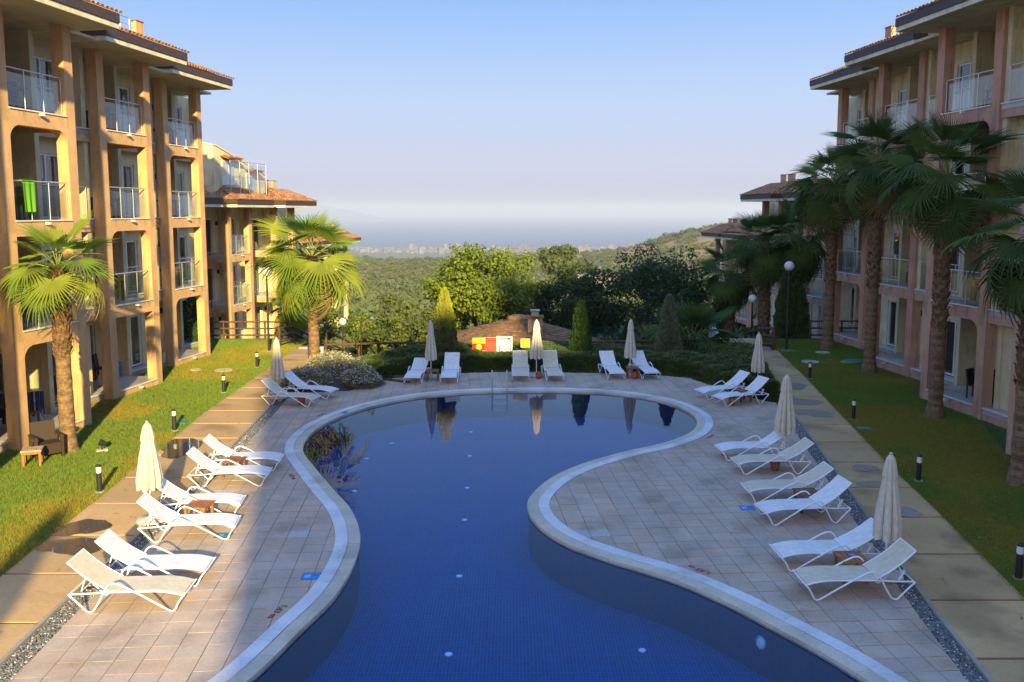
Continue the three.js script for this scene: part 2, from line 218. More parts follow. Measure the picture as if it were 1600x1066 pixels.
const pebbles = (() => { const g = new THREE.IcosahedronGeometry(1, 0); return g; })();
for (const s of ['L', 'R']) {
  const sg = s === 'L' ? 1 : -1, z1 = s === 'L' ? -30.5 : -29.6, ok = (z) => z >= z1 - .6;
  struct('gravel_bed', strip(zs.filter(ok), (z) => Math.min(edge(s, z, 2), edge(s, z, 3)), (z) => Math.max(edge(s, z, 2), edge(s, z, 3)), -.03), mat([.10, .09, .085], { roughness: 1 }));
  const r = rng(41), list = [], cs = []; for (let i = 0; i < 20000; i++) { const z = lerp(-10.5, z1, Math.pow(r(), .9)), a = edge(s, z, 2) + sg * .07, b = edge(s, z, 3), x = lerp(a, b, r()), k = .010 + .013 * r(); list.push(place(x, -.018 + .012 * r(), z, r() * 3, r() * 6, r() * 3, k * 1.3, k * .8, k)); const q = r(), v = q < .09 ? .40 + .3 * r() : .05 + .17 * r(); cs.push(C(v, v * (.90 + .1 * r()), v * (.78 + .22 * r()))); }
  instanced('gravel', pebbles, mat([1, 1, 1], { roughness: .7 }), list, 'dark mixed gravel strip between path and deck', cs);
}
// pool outline: the water's edge
const POOL = new THREE.CatmullRomCurve3([[-3.88, -11.86], [-3.47, -13.42], [-3.14, -14.86], [-3.14, -17.11], [-3.65, -19.01], [-4.41, -20.6], [-5.3, -22.47], [-5.97, -24.02], [-6.2, -25.5], [-6.0, -27.4], [-5.25, -29.25], [-3.8, -31.0], [-1.95, -31.97], [0, -32.28], [1.95, -32.3], [3.84, -31.85], [5.3, -30.7], [6.02, -29.03], [6.03, -27.5], [5.52, -26.1], [4.5, -24.9], [3.28, -24.0], [2.1, -22.95], [1.18, -21.8], [.62, -20.6], [.38, -19.66], [.42, -18.8], [.66, -17.98], [1.1, -17.18], [1.9, -16.35], [2.95, -15.46], [3.7, -14.55], [4.4, -13.42], [4.92, -12.5], [5.3, -11.6], [5.75, -10], [5.9, -6], [5.2, -2], [3, 1.5], [0, 2.5], [-3, 1.5], [-5.2, -2], [-5.6, -6], [-4.8, -9.8]].map(([x, z]) => V(x, 0, z)), true, 'centripetal');
const NP = 460, PP = POOL.getSpacedPoints(NP).slice(0, NP).map((p) => [p.x, p.z]);
const PN = PP.map((p, i) => { const a = PP[(i + NP - 1) % NP], b = PP[(i + 1) % NP], dx = b[0] - a[0], dz = b[1] - a[1], l = Math.hypot(dx, dz); return [dz / l, -dx / l]; });
{ let A = 0; PP.forEach((p, i) => { const q = PP[(i + 1) % NP]; A += p[0] * q[1] - q[0] * p[1]; }); if (A < 0) PN.forEach((n) => { n[0] *= -1; n[1] *= -1; }); }
const off = (i, d) => { i = ((i % NP) + NP) % NP; return [PP[i][0] + PN[i][0] * d, PP[i][1] + PN[i][1] * d]; };
function poolSide(x, z) { let b = 1e9, k = 0; for (let i = 0; i < NP; i++) { const d = (PP[i][0] - x) ** 2 + (PP[i][1] - z) ** 2; if (d < b) { b = d; k = i; } } return [(x - PP[k][0]) * PN[k][0] + (z - PP[k][1]) * PN[k][1], k]; }
{
  const DEPTH = -.98, fl = [], tri = THREE.ShapeUtils.triangulateShape(PP.map((p) => new THREE.Vector2(...p)), []), wat = [];
  const grow = PP.map((_, i) => off(i, .02)); for (const t of tri) { for (const i of t) fl.push(grow[i][0], DEPTH, grow[i][1]); for (const i of t) wat.push(grow[i][0], -.055, grow[i][1]); }
  const pg = new THREE.Group(); pg.name = 'pool'; pg.userData.kind = 'structure'; scene.add(pg);
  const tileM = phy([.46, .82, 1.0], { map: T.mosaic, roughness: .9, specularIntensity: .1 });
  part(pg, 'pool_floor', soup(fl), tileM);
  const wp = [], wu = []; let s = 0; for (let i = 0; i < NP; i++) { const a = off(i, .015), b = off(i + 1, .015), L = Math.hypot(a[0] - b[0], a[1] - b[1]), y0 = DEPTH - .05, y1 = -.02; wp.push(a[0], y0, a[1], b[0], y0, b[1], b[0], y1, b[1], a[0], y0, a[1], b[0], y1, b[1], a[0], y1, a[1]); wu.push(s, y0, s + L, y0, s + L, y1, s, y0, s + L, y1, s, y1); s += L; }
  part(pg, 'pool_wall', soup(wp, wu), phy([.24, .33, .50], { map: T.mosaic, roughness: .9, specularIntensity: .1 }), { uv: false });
  const w = part(pg, 'pool_water', soup(wat), phy([.62, .80, 1], { transmission: 1, thickness: 0, roughness: .012, ior: 1.33, bumpMap: tex(256, (u, v) => fbm(u, v, 6, 3, 111), false, 5), bumpScale: .005, specularIntensity: .9 })); w.castShadow = false;
  // coping: two rings of stones, each its own piece
  const cg = new THREE.Group(); cg.name = 'pool_coping'; cg.userData.kind = 'structure'; scene.add(cg);
  const mats = [[.84, .84, .87], [.88, .87, .89], [.80, .80, .83]].map((c) => mat(c, { map: T.paver, roughness: .7 })), matsI = [[.74, .65, .50], [.70, .62, .50], [.77, .68, .54]].map((c) => mat(c, { map: T.paver, roughness: .75 }));
  const stone = (i0, i1, d0, d1, y0, y1) => { const pos = [], g = .0025; for (let i = i0; i < i1; i++) { const f = (j, d) => { const p = off(j, d), q = off(j === i0 ? j + 1 : j - 1, d), l = Math.hypot(p[0] - q[0], p[1] - q[1]) || 1, e = j === i0 ? g : j === i1 ? g : 0; return [p[0] + (q[0] - p[0]) / l * e, p[1] + (q[1] - p[1]) / l * e]; };
      const a = f(i, d0), b = f(i, d1), c = f(i + 1, d1), d = f(i + 1, d0), P3 = (p, y) => [p[0], y, p[1]], Q = (p, q, r2, s2) => pos.push(...p, ...q, ...r2, ...p, ...r2, ...s2);
      Q(P3(a, y1), P3(b, y1), P3(c, y1), P3(d, y1)); Q(P3(a, y0), P3(a, y1), P3(d, y1), P3(d, y0)); Q(P3(b, y1), P3(b, y0), P3(c, y0), P3(c, y1)); if (i === i0) Q(P3(a, y0), P3(b, y0), P3(b, y1), P3(a, y1)); if (i === i1 - 1) Q(P3(d, y1), P3(c, y1), P3(c, y0), P3(d, y0)); } return soup(pos); };
  for (let i = 0; i < NP; i += 3) { const e = Math.min(i + 3, NP); part(cg, 'coping_stone', stone(i, e, .245, .5, -.06, .024 + .004 * rnd()), mats[(rnd() * 3) | 0]); }
  for (let i = 0; i < NP; i += 4) { const e = Math.min(i + 4, NP); part(cg, 'edge_stone', stone(i, e, -.015, .24, -.09, .008 + .003 * rnd()), matsI[(rnd() * 3) | 0]); }
  const lm = phy([.75, .85, .9], { roughness: .3 }), ring = M.steel;
  const FLN = ['third small floor light from the far end in the middle line of the pool', 'floor light in the middle of the pool narrows', 'small floor light nearest to the viewer, left of the middle', 'small floor light nearest to the viewer on the right', 'floor light closest to the pool ladder', 'floor light in the middle of the wide far pool', 'floor light between the far pool and the narrows', 'floor light just before the narrows of the pool', 'floor light on the left of the far pool, second from the edge', 'floor light close to the far left pool edge', 'floor light on the left under the palm reflection', 'floor light on the left where the pool narrows'];
  const fl2 = [[-1.2, -21.14], [-1.13, -17.75], [-1.12, -14.46], [2.32, -14.6], [-1.53, -32.8], [-1.45, -29.9], [-1.35, -26.9], [-1.27, -23.7], [-4.05, -28.4], [-4.4, -30.2], [-4.6, -26.6], [-4.4, -23.4]];
  fl2.forEach(([x, z], i) => { if (poolSide(x, z)[0] > -.3) return; const t = thing('pool_floor_light', FLN[i], 'pool light', 'lights in the pool floor', [x, DEPTH, z]); part(t, 'rim', new THREE.TorusGeometry(.065, .010, 6, 20).rotateX(Math.PI / 2).translate(0, .008, 0), ring); part(t, 'lens', cyl(.057, .06, .02, 0, 0, 0, 18), lm); });
  const [sd, k] = poolSide(4.2, -13.7), n = PN[k], t = thing('pool_wall_light', 'round white lamp in the pool wall below the right coping', 'pool light', null, [PP[k][0] - n[0] * .0, -.40, PP[k][1] - n[1] * .0], Math.atan2(-n[0], -n[1]));
  part(t, 'rim', new THREE.TorusGeometry(.10, .018, 8, 24).translate(0, 0, .01), ring); part(t, 'lens', new THREE.SphereGeometry(.09, 18, 8, 0, 6.3, 0, 1.57).rotateX(Math.PI / 2).scale(1, 1, .35), M.white);
}
// paved deck: one mesh per paver where they can be told apart, the rest joined
const bedZ = (x) => { const p = [[-9, -31.2], [-8.3, -31.9], [-6.2, -32.3], [-5.5, -33.7], [-5.2, -34.6], [-4.3, -35.7], [0, -36.4], [5.4, -35.85], [7.3, -35.0], [7.95, -33.3], [8.3, -32.0], [9.2, -30.6], [10.1, -30.0], [12, -30]]; let i = 0; while (i < p.length - 2 && p[i + 1][0] < x) i++; return lerp(p[i][1], p[i + 1][1], clamp((x - p[i][0]) / (p[i + 1][0] - p[i][0]), 0, 1)); };
{
  const g = new THREE.Group(); g.name = 'pool_deck'; g.userData.kind = 'structure'; scene.add(g);
  const ca = Math.cos(THREE.MathUtils.degToRad(4.3)), sa = Math.sin(THREE.MathUtils.degToRad(4.3)), S = .405, W = .425;
  const cols = [[.64, .485, .365], [.68, .515, .40], [.60, .47, .365], [.65, .475, .35], [.61, .485, .39]], mats = cols.map((c) => mat(c, { map: T.paver, bumpMap: T.grain, bumpScale: .0025, roughness: .82 })), paleM = mat([.62, .59, .58], { map: T.paver, roughness: .8 });
  const all = [], r = rng(51);
  const clip = (poly, nx, nz, d) => { const o = []; for (let i = 0; i < poly.length; i++) { const a = poly[i], b = poly[(i + 1) % poly.length], da = a[0] * nx + a[1] * nz - d, db = b[0] * nx + b[1] * nz - d; if (da >= 0) o.push(a); if (da * db < 0) { const t = da / (da - db); o.push([lerp(a[0], b[0], t), lerp(a[1], b[1], t)]); } } return o; };
  for (let j = 0; j < 76; j++) for (let i = -30; i < 32; i++) {
    const u0 = i * W + (j % 2 ? .0 : .0), v0 = 8 + j * S, wp = (u, v) => [u * ca - v * sa, -(v * ca + u * sa)]; const gp = .004 + .004 * r();
    let q = [wp(u0 + gp, v0 + gp), wp(u0 + W - gp, v0 + gp), wp(u0 + W - gp, v0 + S - gp), wp(u0 + gp, v0 + S - gp)], c = wp(u0 + W / 2, v0 + S / 2);
    const zc = c[1]; if (zc < -37 || zc > -8) continue;
    const [sd, k] = poolSide(c[0], c[1]); if (sd < .1) continue; if (sd < 1) { const p = off(k, .42), n = PN[k]; q = clip(q, n[0], n[1], p[0] * n[0] + p[1] * n[1]); if (q.length < 3) continue; }
    const xl = edge('L', zc, 3), xr = edge('R', zc, 3); if (c[0] < xl - .3 || c[0] > xr + .3) continue;
    { const z2 = zc - 1, d = [edge('L', z2, 3) - xl, -1], l = Math.hypot(...d), n = [1 / l, d[0] / l]; q = clip(q, n[0], n[1], xl * n[0] + zc * n[1]); }
    if (q.length < 3) continue; { const z2 = zc - 1, d = [edge('R', z2, 3) - xr, -1], l = Math.hypot(...d), n = [-1 / l, -d[0] / l]; q = clip(q, n[0], n[1], xr * n[0] + zc * n[1]); }
    if (q.length < 3) continue; if (zc < bedZ(c[0]) - .45) continue;
    const vis = Math.abs(c[0]) < -zc * .60 + .3 && zc < -11.2; all.push({ q, c, vis, d: Math.hypot(c[0], zc), t: (r() * 5) | 0, y: .003 + .005 * r(), tilt: (r() - .5) * .004, pale: (Math.hypot(c[0] - 1.45, zc + 19.1) < .32 || Math.hypot(c[0] - 1.75, zc + 17.7) < .34 || Math.hypot(c[0] + 4.4, zc + 17.6) < .3) });
  }
  all.sort((a, b) => a.d - b.d); let n = 0; const rest = [[], [], [], [], []];
  for (const p of all) { const pos = [], k = p.q.length, y = (i) => p.y + (i % 2 ? p.tilt : -p.tilt), top = p.q.map((a, i) => [a[0], y(i), a[1]]), low = p.q.map((a) => [a[0], -.05, a[1]]);
    for (let i = 1; i < k - 1; i++) pos.push(...top[0], ...top[i], ...top[i + 1]); for (let i = 0; i < k; i++) { const m = (i + 1) % k; pos.push(...top[i], ...low[i], ...low[m], ...top[i], ...low[m], ...top[m]); }
    const ge = soup(pos); if (p.vis && n < 300) { n++; part(g, 'paver', ge, p.pale ? paleM : mats[p.t]); } else rest[p.t].push(ge); }
  rest.forEach((l, i) => l.length && part(g, 'far_pavers', l, mats[i], { kind: 'stuff' }));
  // mortar bed under the pavers, with the pool left open
  const outer = []; for (let z = -8; z >= -31; z -= 1) outer.push([edge('L', z, 3), z]); for (let x = -8.3; x <= 9.3; x += .8) outer.push([x, bedZ(x) - .5]); for (let z = -30; z <= -8; z += 1) outer.push([edge('R', z, 3), z]);
  const cut = PP.map((_, i) => off(i, .3)).filter((p) => p[1] < -7.9); let st = 0; for (let i = 0; i < cut.length; i++) { const q = cut[(i + 1) % cut.length]; if (Math.hypot(cut[i][0] - q[0], cut[i][1] - q[1]) > 2) st = (i + 1) % cut.length; } const loop = cut.slice(st).concat(cut.slice(0, st));
  const sh = [...outer, ...(loop[0][0] > loop[loop.length - 1][0] ? loop : loop.slice().reverse())]; const v2 = sh.map((p) => new THREE.Vector2(...p)), tr = THREE.ShapeUtils.triangulateShape(v2, []), pos = []; for (const t of tr) for (const i of t) pos.push(sh[i][0], -.004, sh[i][1]);
  part(g, 'mortar_bed', soup(pos), mat([.20, .155, .115], { map: T.conc }));
}
// ---------------------------------------------------------------- apartment buildings
const tileGeo = (() => { const pos = [], n = 5, L = .44, r0 = .098, r1 = .078; for (let i = 0; i < n; i++) { const a = Math.PI * i / n, b = Math.PI * (i + 1) / n, p = (t, r, z) => [Math.cos(t) * r, Math.sin(t) * r * .8, z]; const A = p(a, r0, 0), B = p(b, r0, 0), D = p(b, r1, -L), E = p(a, r1, -L); pos.push(...A, ...B, ...D, ...A, ...D, ...E); pos.push(0, 0, -.01, ...A.slice(0, 2), -.01, ...B.slice(0, 2), -.01); } return soup(pos); })();
const doorPanes = [];
function apartment(name, label, o) {
  const { p, az, m, n, so, ss, y0, fh, floors = 4, top, bay = 3.2, arch = 0, P = M.peach, first = 0, detail = true, rails = true, far = false } = o;
  const g = thing(name, label, 'apartment building', null, p, THREE.MathUtils.degToRad(-az));
  const lev = (f) => y0 + f * fh, CW = .40, CD = .38;
  for (let k = first; k < n; k++) {
    const O = k * so, S = k * ss, nx = (k + 1) * so;
    const B = (a, b, ya, yb, s0, s1) => box(Math.abs(b - a), yb - ya, s1 - s0, m * (O + (a + b) / 2), (ya + yb) / 2, -(S + (s0 + s1) / 2));
    const roofY = top, back = -2.35;
    // columns and low plinth
    for (const s of [0, bay - CW]) part(g, 'column', B(-CD, 0, -.15 + Math.min(0, y0 - .25), roofY, s, s + CW), P);
    for (const b of [B(-CD + .01, -.006, y0 - .6, y0 - .035, CW, bay - CW), B(-2.1, -1.9, y0 - .6, y0 - .035, bay, ss), B(-1.9, -CD - .01, y0 - .6, y0 - .035, .004, .2), B(-1.9, -CD - .01, y0 - .6, y0 - .035, bay - .2, bay - .004)]) part(g, 'plinth', b, P);
    for (let f = 0; f < floors; f++) {
      const L = lev(f), Lt = f === floors - 1 ? roofY : lev(f + 1) - .24, hasArch = arch >= 0 && (k + f + arch) % 2 === 0;
      part(g, 'balcony_floor', [B(back, -CD - .012, L - .2, L, .012, bay - .012), B(back, -1.88, L - .2, L, bay - .012, ss - .012), B(-CD - .012, -.03, L - .03, L, CW + .003, bay - CW - .003)], M.pale);
      part(g, 'spout', B(.035, .17, L - .13, L - .06, bay / 2 - .05, bay / 2 + .05), M.ledge); part(g, 'ledge', [B(-.06, .035, L - .034, L + .004, CW + .004, bay - CW - .004), B(-1.95, -1.84, L - .034, L + .004, bay + .01, ss - .02)], M.ledge);
      if (f > 0) { // front beam over the opening below, some with rounded corners
        const LEN = bay - 2 * CW, h = .42, sh = new THREE.Shape(), r = hasArch ? .42 : .001; // the opening below floor f
        sh.moveTo(0, 0); sh.lineTo(LEN, 0); sh.lineTo(LEN, -h - r); if (hasArch) { sh.absarc(LEN - r, -h - r, r, 0, Math.PI / 2, false); sh.lineTo(r, -h); sh.absarc(r, -h - r, r, Math.PI / 2, Math.PI, false); } else { sh.lineTo(LEN, -h); sh.lineTo(0, -h); } sh.lineTo(0, 0);
        const ge = new THREE.ExtrudeGeometry(sh, { depth: CD - .05, bevelEnabled: false, curveSegments: 8 }).rotateY(Math.PI / 2); ge.translate(m > 0 ? O - CD + .045 : -(O - .005), L - .036, -(S + CW)); part(g, hasArch ? 'arched_beam' : 'beam', ge, P);
        for (const b of [B(-2.05, -1.9, L - .46, L - .036, bay + .002, ss), B(-1.9, -CD - .003, L - .46, L - .202, 0.01, .22), B(-1.9, -CD - .003, L - .46, L - .202, bay - .22, bay - .01)]) part(g, 'side_beam', b, P);
      }
      // back wall with two door openings, stub walls
      const doors = [[.7, 2.5], [bay + 1.0, Math.min(bay + 2.4, ss - .55)]], DH = 2.18, w0 = back - .2, segs = []; let s0 = 0;
      for (const [a, b] of doors) { segs.push(B(w0, back, L, Lt, s0, a), B(w0, back, L + DH, Lt, a, b)); s0 = b; } segs.push(B(w0, back, L, Lt, s0, ss)); part(g, 'back_wall', segs, M.cream);
      for (const b of [B(back, -1.96 + (f === 0 ? -.3 : 0), L, Lt, ss - .2, ss - .005), B(back, -1.5, L, Lt, bay - .02 + .1, bay + .28)]) part(g, 'side_wall', b, M.cream);
      if (detail) part(g, 'wall_lamp', B(back, back + .12, L + 1.75, L + 2.0, 2.85, 2.97), M.dark);
      for (const [a, b] of doors) { const fr = part(g, 'sliding_door', [B(back - .14, back - .06, L + .02, L + .08, a, b), B(back - .14, back - .06, L + DH - .07, L + DH, a, b), ...[a, (a + b) / 2 - .03, b - .06].map((s) => B(back - .14, back - .06, L + .08, L + DH - .07, s, s + .06))], M.frame);
        for (const h of [0, 1]) { const s1 = h ? (a + b) / 2 + .03 : a + .06, s2 = h ? b - .06 : (a + b) / 2 - .03; part(fr, 'pane', new THREE.PlaneGeometry(s2 - s1, DH - .15).rotateY(Math.PI / 2).translate(m * (O + back - .1), L + .005 + DH / 2, -(S + (s1 + s2) / 2)), M.pane); }
        if (detail) { const q = rnd(); if (q < .8) { const w = (b - a) * (q < .45 ? .96 : .45), pos = [], nn = 26; for (let i = 0; i < nn; i++) { const za = a + .02 + w * i / nn, zb = a + .02 + w * (i + 1) / nn, xa = .035 * Math.sin(i * 1.9), xb = .035 * Math.sin((i + 1) * 1.9), pt = (s, x, y) => [m * (O + back - .38 + x), y, -(S + s)]; const A = pt(za, xa, L + .05), Bq = pt(zb, xb, L + .05), Cq = pt(zb, xb, L + DH - .03), D = pt(za, xa, L + DH - .03); pos.push(...A, ...Bq, ...Cq, ...A, ...Cq, ...D); } part(fr, 'curtain', soup(pos), M.curtain); } } }
      // railings with glass panels
      if (rails && f > 0) {
        const rail = (s0, s1, out, np, cross) => { const mt = []; const pt = (s, y) => cross ? V(m * (O + lerp(out[0], out[1], (s - s0) / (s1 - s0))), y, -(S + out[2])) : V(m * (O + out), y, -(S + s)); mt.push(rod(pt(s0, L + 1.12), pt(s1, L + 1.12), .024, 8)); const sp = []; for (let i = 0; i <= np; i++) sp.push(lerp(s0 + .03, s1 - .03, i / np)); for (const s of sp) mt.push(rod(pt(s, L), pt(s, L + 1.11), .017, 6)); const r = part(g, 'balcony_railing', mt, M.steel);
          for (let i = 0; i < np; i++) { const w = sp[i + 1] - sp[i] - .05, c = pt((sp[i] + sp[i + 1]) / 2, L + .53); const ge = new THREE.PlaneGeometry(w, .92); if (!cross) ge.rotateY(Math.PI / 2); part(r, 'glass_panel', ge.translate(c.x, c.y, c.z), M.glass); } };
        rail(CW + .01, bay - CW - .01, -.12, 3); rail(bay + .05, ss - .25, -1.93, 3); if (o.endRail && k === first) rail(0, 1.75, [-1.9, -CD, .1], 2, true);
      }
    }
    // roof: soffit, pale eave strip, dark fascia, barrel tiles, terrace wall
    const e = 1.3, sa = -1.3, sb = k === n - 1 && o.last ? o.last : bay + .5, ye = roofY + .02;
    const rf = part(g, 'soffit', [B(-3.1, e - .06, roofY, roofY + .1, sa + .06, sb - .02), B(-3.1, -.55, roofY, roofY + .1, sb - .02, ss + sa + .02)], M.soffit);
    part(rf, 'eave_strip', [B(e - .055, e + .01, ye - .03, ye + .13, sa, sb), B(-2.6, e - .056, ye - .03, ye + .13, sa - .01, sa + .055), B(-2.6, e - .056, ye - .03, ye + .13, sb - .02, sb + .045)], M.eave);
    part(rf, 'fascia', [B(e - .03, e + .055, ye + .135, ye + .42, sa - .03, sb), B(-2.6, e - .031, ye + .135, ye + .42, sa - .05, sa + .03), B(-2.6, e - .031, ye + .135, ye + .42, sb - .05, sb + .03)], M.fascia);
    const tl = [], pitch = .36, yT = ye + .43, rows = 6; const add = (out, y, s, front) => { const q = tileGeo.clone(); q.rotateX(-0); // runs along -z, rises along the slope
      q.rotateX(Math.atan(pitch)); if (front) q.rotateY(m * Math.PI / 2); else q.rotateY(0); q.translate(m * (O + out), y + (rnd() - .5) * .014, -(S + s)); tl.push(q); };
    // main slope rises inwards (away from the pool): tile axis along out
    for (let s = sa + .1; s < sb; s += .222) for (let r = 0; r < rows; r++) { const d = r * .38; if (d > s - sa + .05) continue; add(e + .10 - d, yT + d * pitch, s, true); }
    for (let x = e - .1; x > -2.4; x -= .222) for (let r = 0; r < rows; r++) { const d = r * .38; if (d > e - x + .05) continue; add(x, yT + d * pitch, sa - .10 + d, false); }
    const tA = tl.filter((_, i) => (i * 7) % 5 < 3), tB = tl.filter((_, i) => (i * 7) % 5 >= 3);
    part(rf, 'roof_tiles', tA, M.tileA, { kind: 'stuff' }); part(rf, 'roof_tiles', tB, M.tileB, { kind: 'stuff' });
    { const sl = Math.atan(pitch), pos = [], pt = (out, y, s) => [m * (O + out), y, -(S + s)]; const A = pt(e, yT - .02, sa), Bq = pt(e, yT - .02, sb), Cq = pt(e - 2.4, yT + 2.4 * pitch - .02, sb), D = pt(e - 2.4, yT + 2.4 * pitch - .02, sa + 2.4), E = pt(-2.6, yT - .02, sa), F = pt(-2.6, yT + 2.4 * pitch - .02, sa + 2.4); pos.push(...A, ...Bq, ...Cq, ...A, ...Cq, ...D, ...A, ...D, ...F, ...A, ...F, ...E); part(rf, 'roof_bed', soup(pos), M.tileA); }
    const yp = yT + .55, te = k === n - 1 ? bay - 1.1 : bay + 1.0, tw = part(g, 'terrace_wall', [B(-1.25, -1.05, yT - .2, yp + .35, .6, k === n - 1 ? te + .5 : ss + .6), B(-1.25, -1.05, yp + .35, yp + .85, te, te + .5), B(-1.25, -1.05, yp + .35, yp + .85, .6, 1.4), B(-3.4, -1.26, yT - .2, yp + .35, .6, .8)], P);
    part(tw, 'wall_cap', [B(-1.28, -1.02, yp + .35, yp + .39, 1.4, te), B(-1.28, -1.02, yp + .85, yp + .89, te - .02, te + .52), B(-1.28, -1.02, yp + .85, yp + .89, .58, 1.42)], M.tileA);
    const rl = [], pr = (s, y) => V(m * (O - 1.15), y, -(S + s)); rl.push(rod(pr(1.4, yp + .88), pr(te, yp + .88), .02), rod(pr(1.4, yp + .62), pr(te, yp + .62), .012)); for (let s = 1.5; s < te; s += .6) rl.push(rod(pr(s, yp + .36), pr(s, yp + .88), .014)); part(tw, 'terrace_railing', rl, M.steel);
    // the body of the flats behind
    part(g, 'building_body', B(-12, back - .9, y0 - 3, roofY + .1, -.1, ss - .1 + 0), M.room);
    for (const b of [B(-12.2, -12, y0 - 3, roofY + .1, 0, ss), ...(k === first ? [B(-12, back - .2, y0 - 3, roofY, -.3, -.11)] : []), ...(k === n - 1 ? [B(-12, back - .2, y0 - 3, roofY, ss - .09, ss + .12)] : [])]) part(g, 'outer_wall', b, P);
    part(g, 'upper_roof', B(-12.2, -2.4, roofY + .1, roofY + .5, .0, ss), M.pale);
  }
  return g;
}
const blockL = apartment('apartment_building', 'golden sunlit apartment building with stepped balconies along the left lawn', { p: [-14.02, 0, -24.02], az: 9.3, m: 1, n: 3, first: -1, so: -1.48, ss: 6.52, y0: .26, fh: 3.14, top: 12.4, arch: 1 });
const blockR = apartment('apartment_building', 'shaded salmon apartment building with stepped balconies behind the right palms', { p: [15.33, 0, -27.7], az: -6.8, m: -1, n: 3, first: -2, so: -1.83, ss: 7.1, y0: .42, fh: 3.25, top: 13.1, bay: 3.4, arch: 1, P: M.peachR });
const blockL2 = apartment('apartment_building', 'second golden apartment building with a tiled hip roof behind the left rail fence', { p: [-17.2, 0, -52.5], az: 9.3, m: 1, n: 2, first: -1, so: .15, ss: 6.4, y0: -2.05, fh: 3.1, floors: 3, top: 7.05, arch: -1, endRail: true, last: 4 });
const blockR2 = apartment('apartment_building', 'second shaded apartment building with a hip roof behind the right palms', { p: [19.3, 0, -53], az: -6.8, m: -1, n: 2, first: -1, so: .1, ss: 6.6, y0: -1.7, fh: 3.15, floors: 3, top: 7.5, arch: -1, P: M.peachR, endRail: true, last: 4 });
const blockL3 = apartment('apartment_building', 'pale sunlit lower apartment building partly hidden by the bushy left palm', { p: [-19.2, 0, -75], az: 9.3, m: 1, n: 3, first: 0, so: -.35, ss: 6.4, y0: -8.6, fh: 3.05, floors: 4, top: 3.6, arch: -1, P: M.cream, detail: false });
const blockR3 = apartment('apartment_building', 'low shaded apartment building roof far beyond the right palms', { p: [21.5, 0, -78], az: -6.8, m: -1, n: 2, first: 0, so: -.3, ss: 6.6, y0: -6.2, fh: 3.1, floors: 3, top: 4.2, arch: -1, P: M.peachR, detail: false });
{ // roof flat on the second left building: sloping gable walls, windows under small tiled canopies, glass screens
  const g = thing('roof_flat', 'sunlit roof-top flat with glass screens above the second left building', 'penthouse', null, [-20.7, 8.3, -53.2], THREE.MathUtils.degToRad(-9.3));
  const fin = (pts) => new THREE.ExtrudeGeometry(new THREE.Shape(pts.map((a) => new THREE.Vector2(...a))), { depth: .2, bevelEnabled: false });
  part(g, 'gable_wall', fin([[-2.6, -1], [3.0, -1], [3.0, 2.4], [-2.6, 3.5]]).translate(0, 0, .28), M.cream);
  part(g, 'gable_wall', fin([[-.27, -1], [6.4, -1], [6.4, .9], [-.27, 2.4]]).rotateY(Math.PI / 2).translate(2.8, 0, 0), M.cream);
  part(g, 'coping', box(Math.hypot(5.7, 1.1), .07, .34, .2, 2.99, .38, 0, 0, -Math.atan2(1.1, 5.6)), M.eave); part(g, 'coping', box(.34, .07, Math.hypot(6.75, 1.5), 2.9, 1.69, -3.07, 0, -Math.atan2(1.5, 6.67)), M.eave);
  part(g, 'flat_roof', box(5.2, .2, 6.3, .1, .6, -2.95), M.pale);
  for (const [z, w, h, y] of [[-1.2, 1.5, 1.5, .85], [-4.2, 1.2, 1.2, .35]]) { const f = part(g, 'window', box(.06, h, w, 3.03, y, z), M.frame); for (const q of [-.25, .25]) part(f, 'pane', new THREE.PlaneGeometry(w / 2 - .1, h - .14).rotateY(Math.PI / 2).translate(3.068, y, z + q * w), M.pane); part(f, 'shade', box(.02, h - .16, w - .12, 3.005, y, z), M.room); const cn = [], L = []; for (let i = 0; i < 8; i++) L.push(tileGeo.clone().rotateX(.3).rotateY(Math.PI / 2).translate(3.62, y + h / 2 + .12, z - w / 2 - .05 + i * (w + .1) / 7)); part(g, 'canopy', L.concat([box(.6, .05, w + .3, 3.28, y + h / 2 + .16, z, 0, 0, -.3)]), M.tileA); }
  for (const [x, w] of [[-.6, 1.4], [1.6, 1.2]]) { const d = part(g, 'window', box(w, 1.25, .06, x, .9, .51), M.frame); part(d, 'pane', new THREE.PlaneGeometry(w - .14, 1.11).translate(x, .9, .546), M.pane); }
  const sc = part(g, 'glass_screen', [.6, -.6, -1.8, -3.0, -4.2].map((z) => cyl(.025, .025, 1.9, 4.1, -.4, z)).concat([rod(V(4.1, 1.5, .6), V(4.1, 1.5, -4.2), .02), rod(V(4.1, .6, .6), V(4.1, .6, -4.2), .012)]), M.steel); for (let i = 0; i < 4; i++) part(sc, 'pane', new THREE.PlaneGeometry(1.1, 1.3).rotateY(Math.PI / 2).translate(4.1, .72, 0 - i * 1.2), M.glass);
}
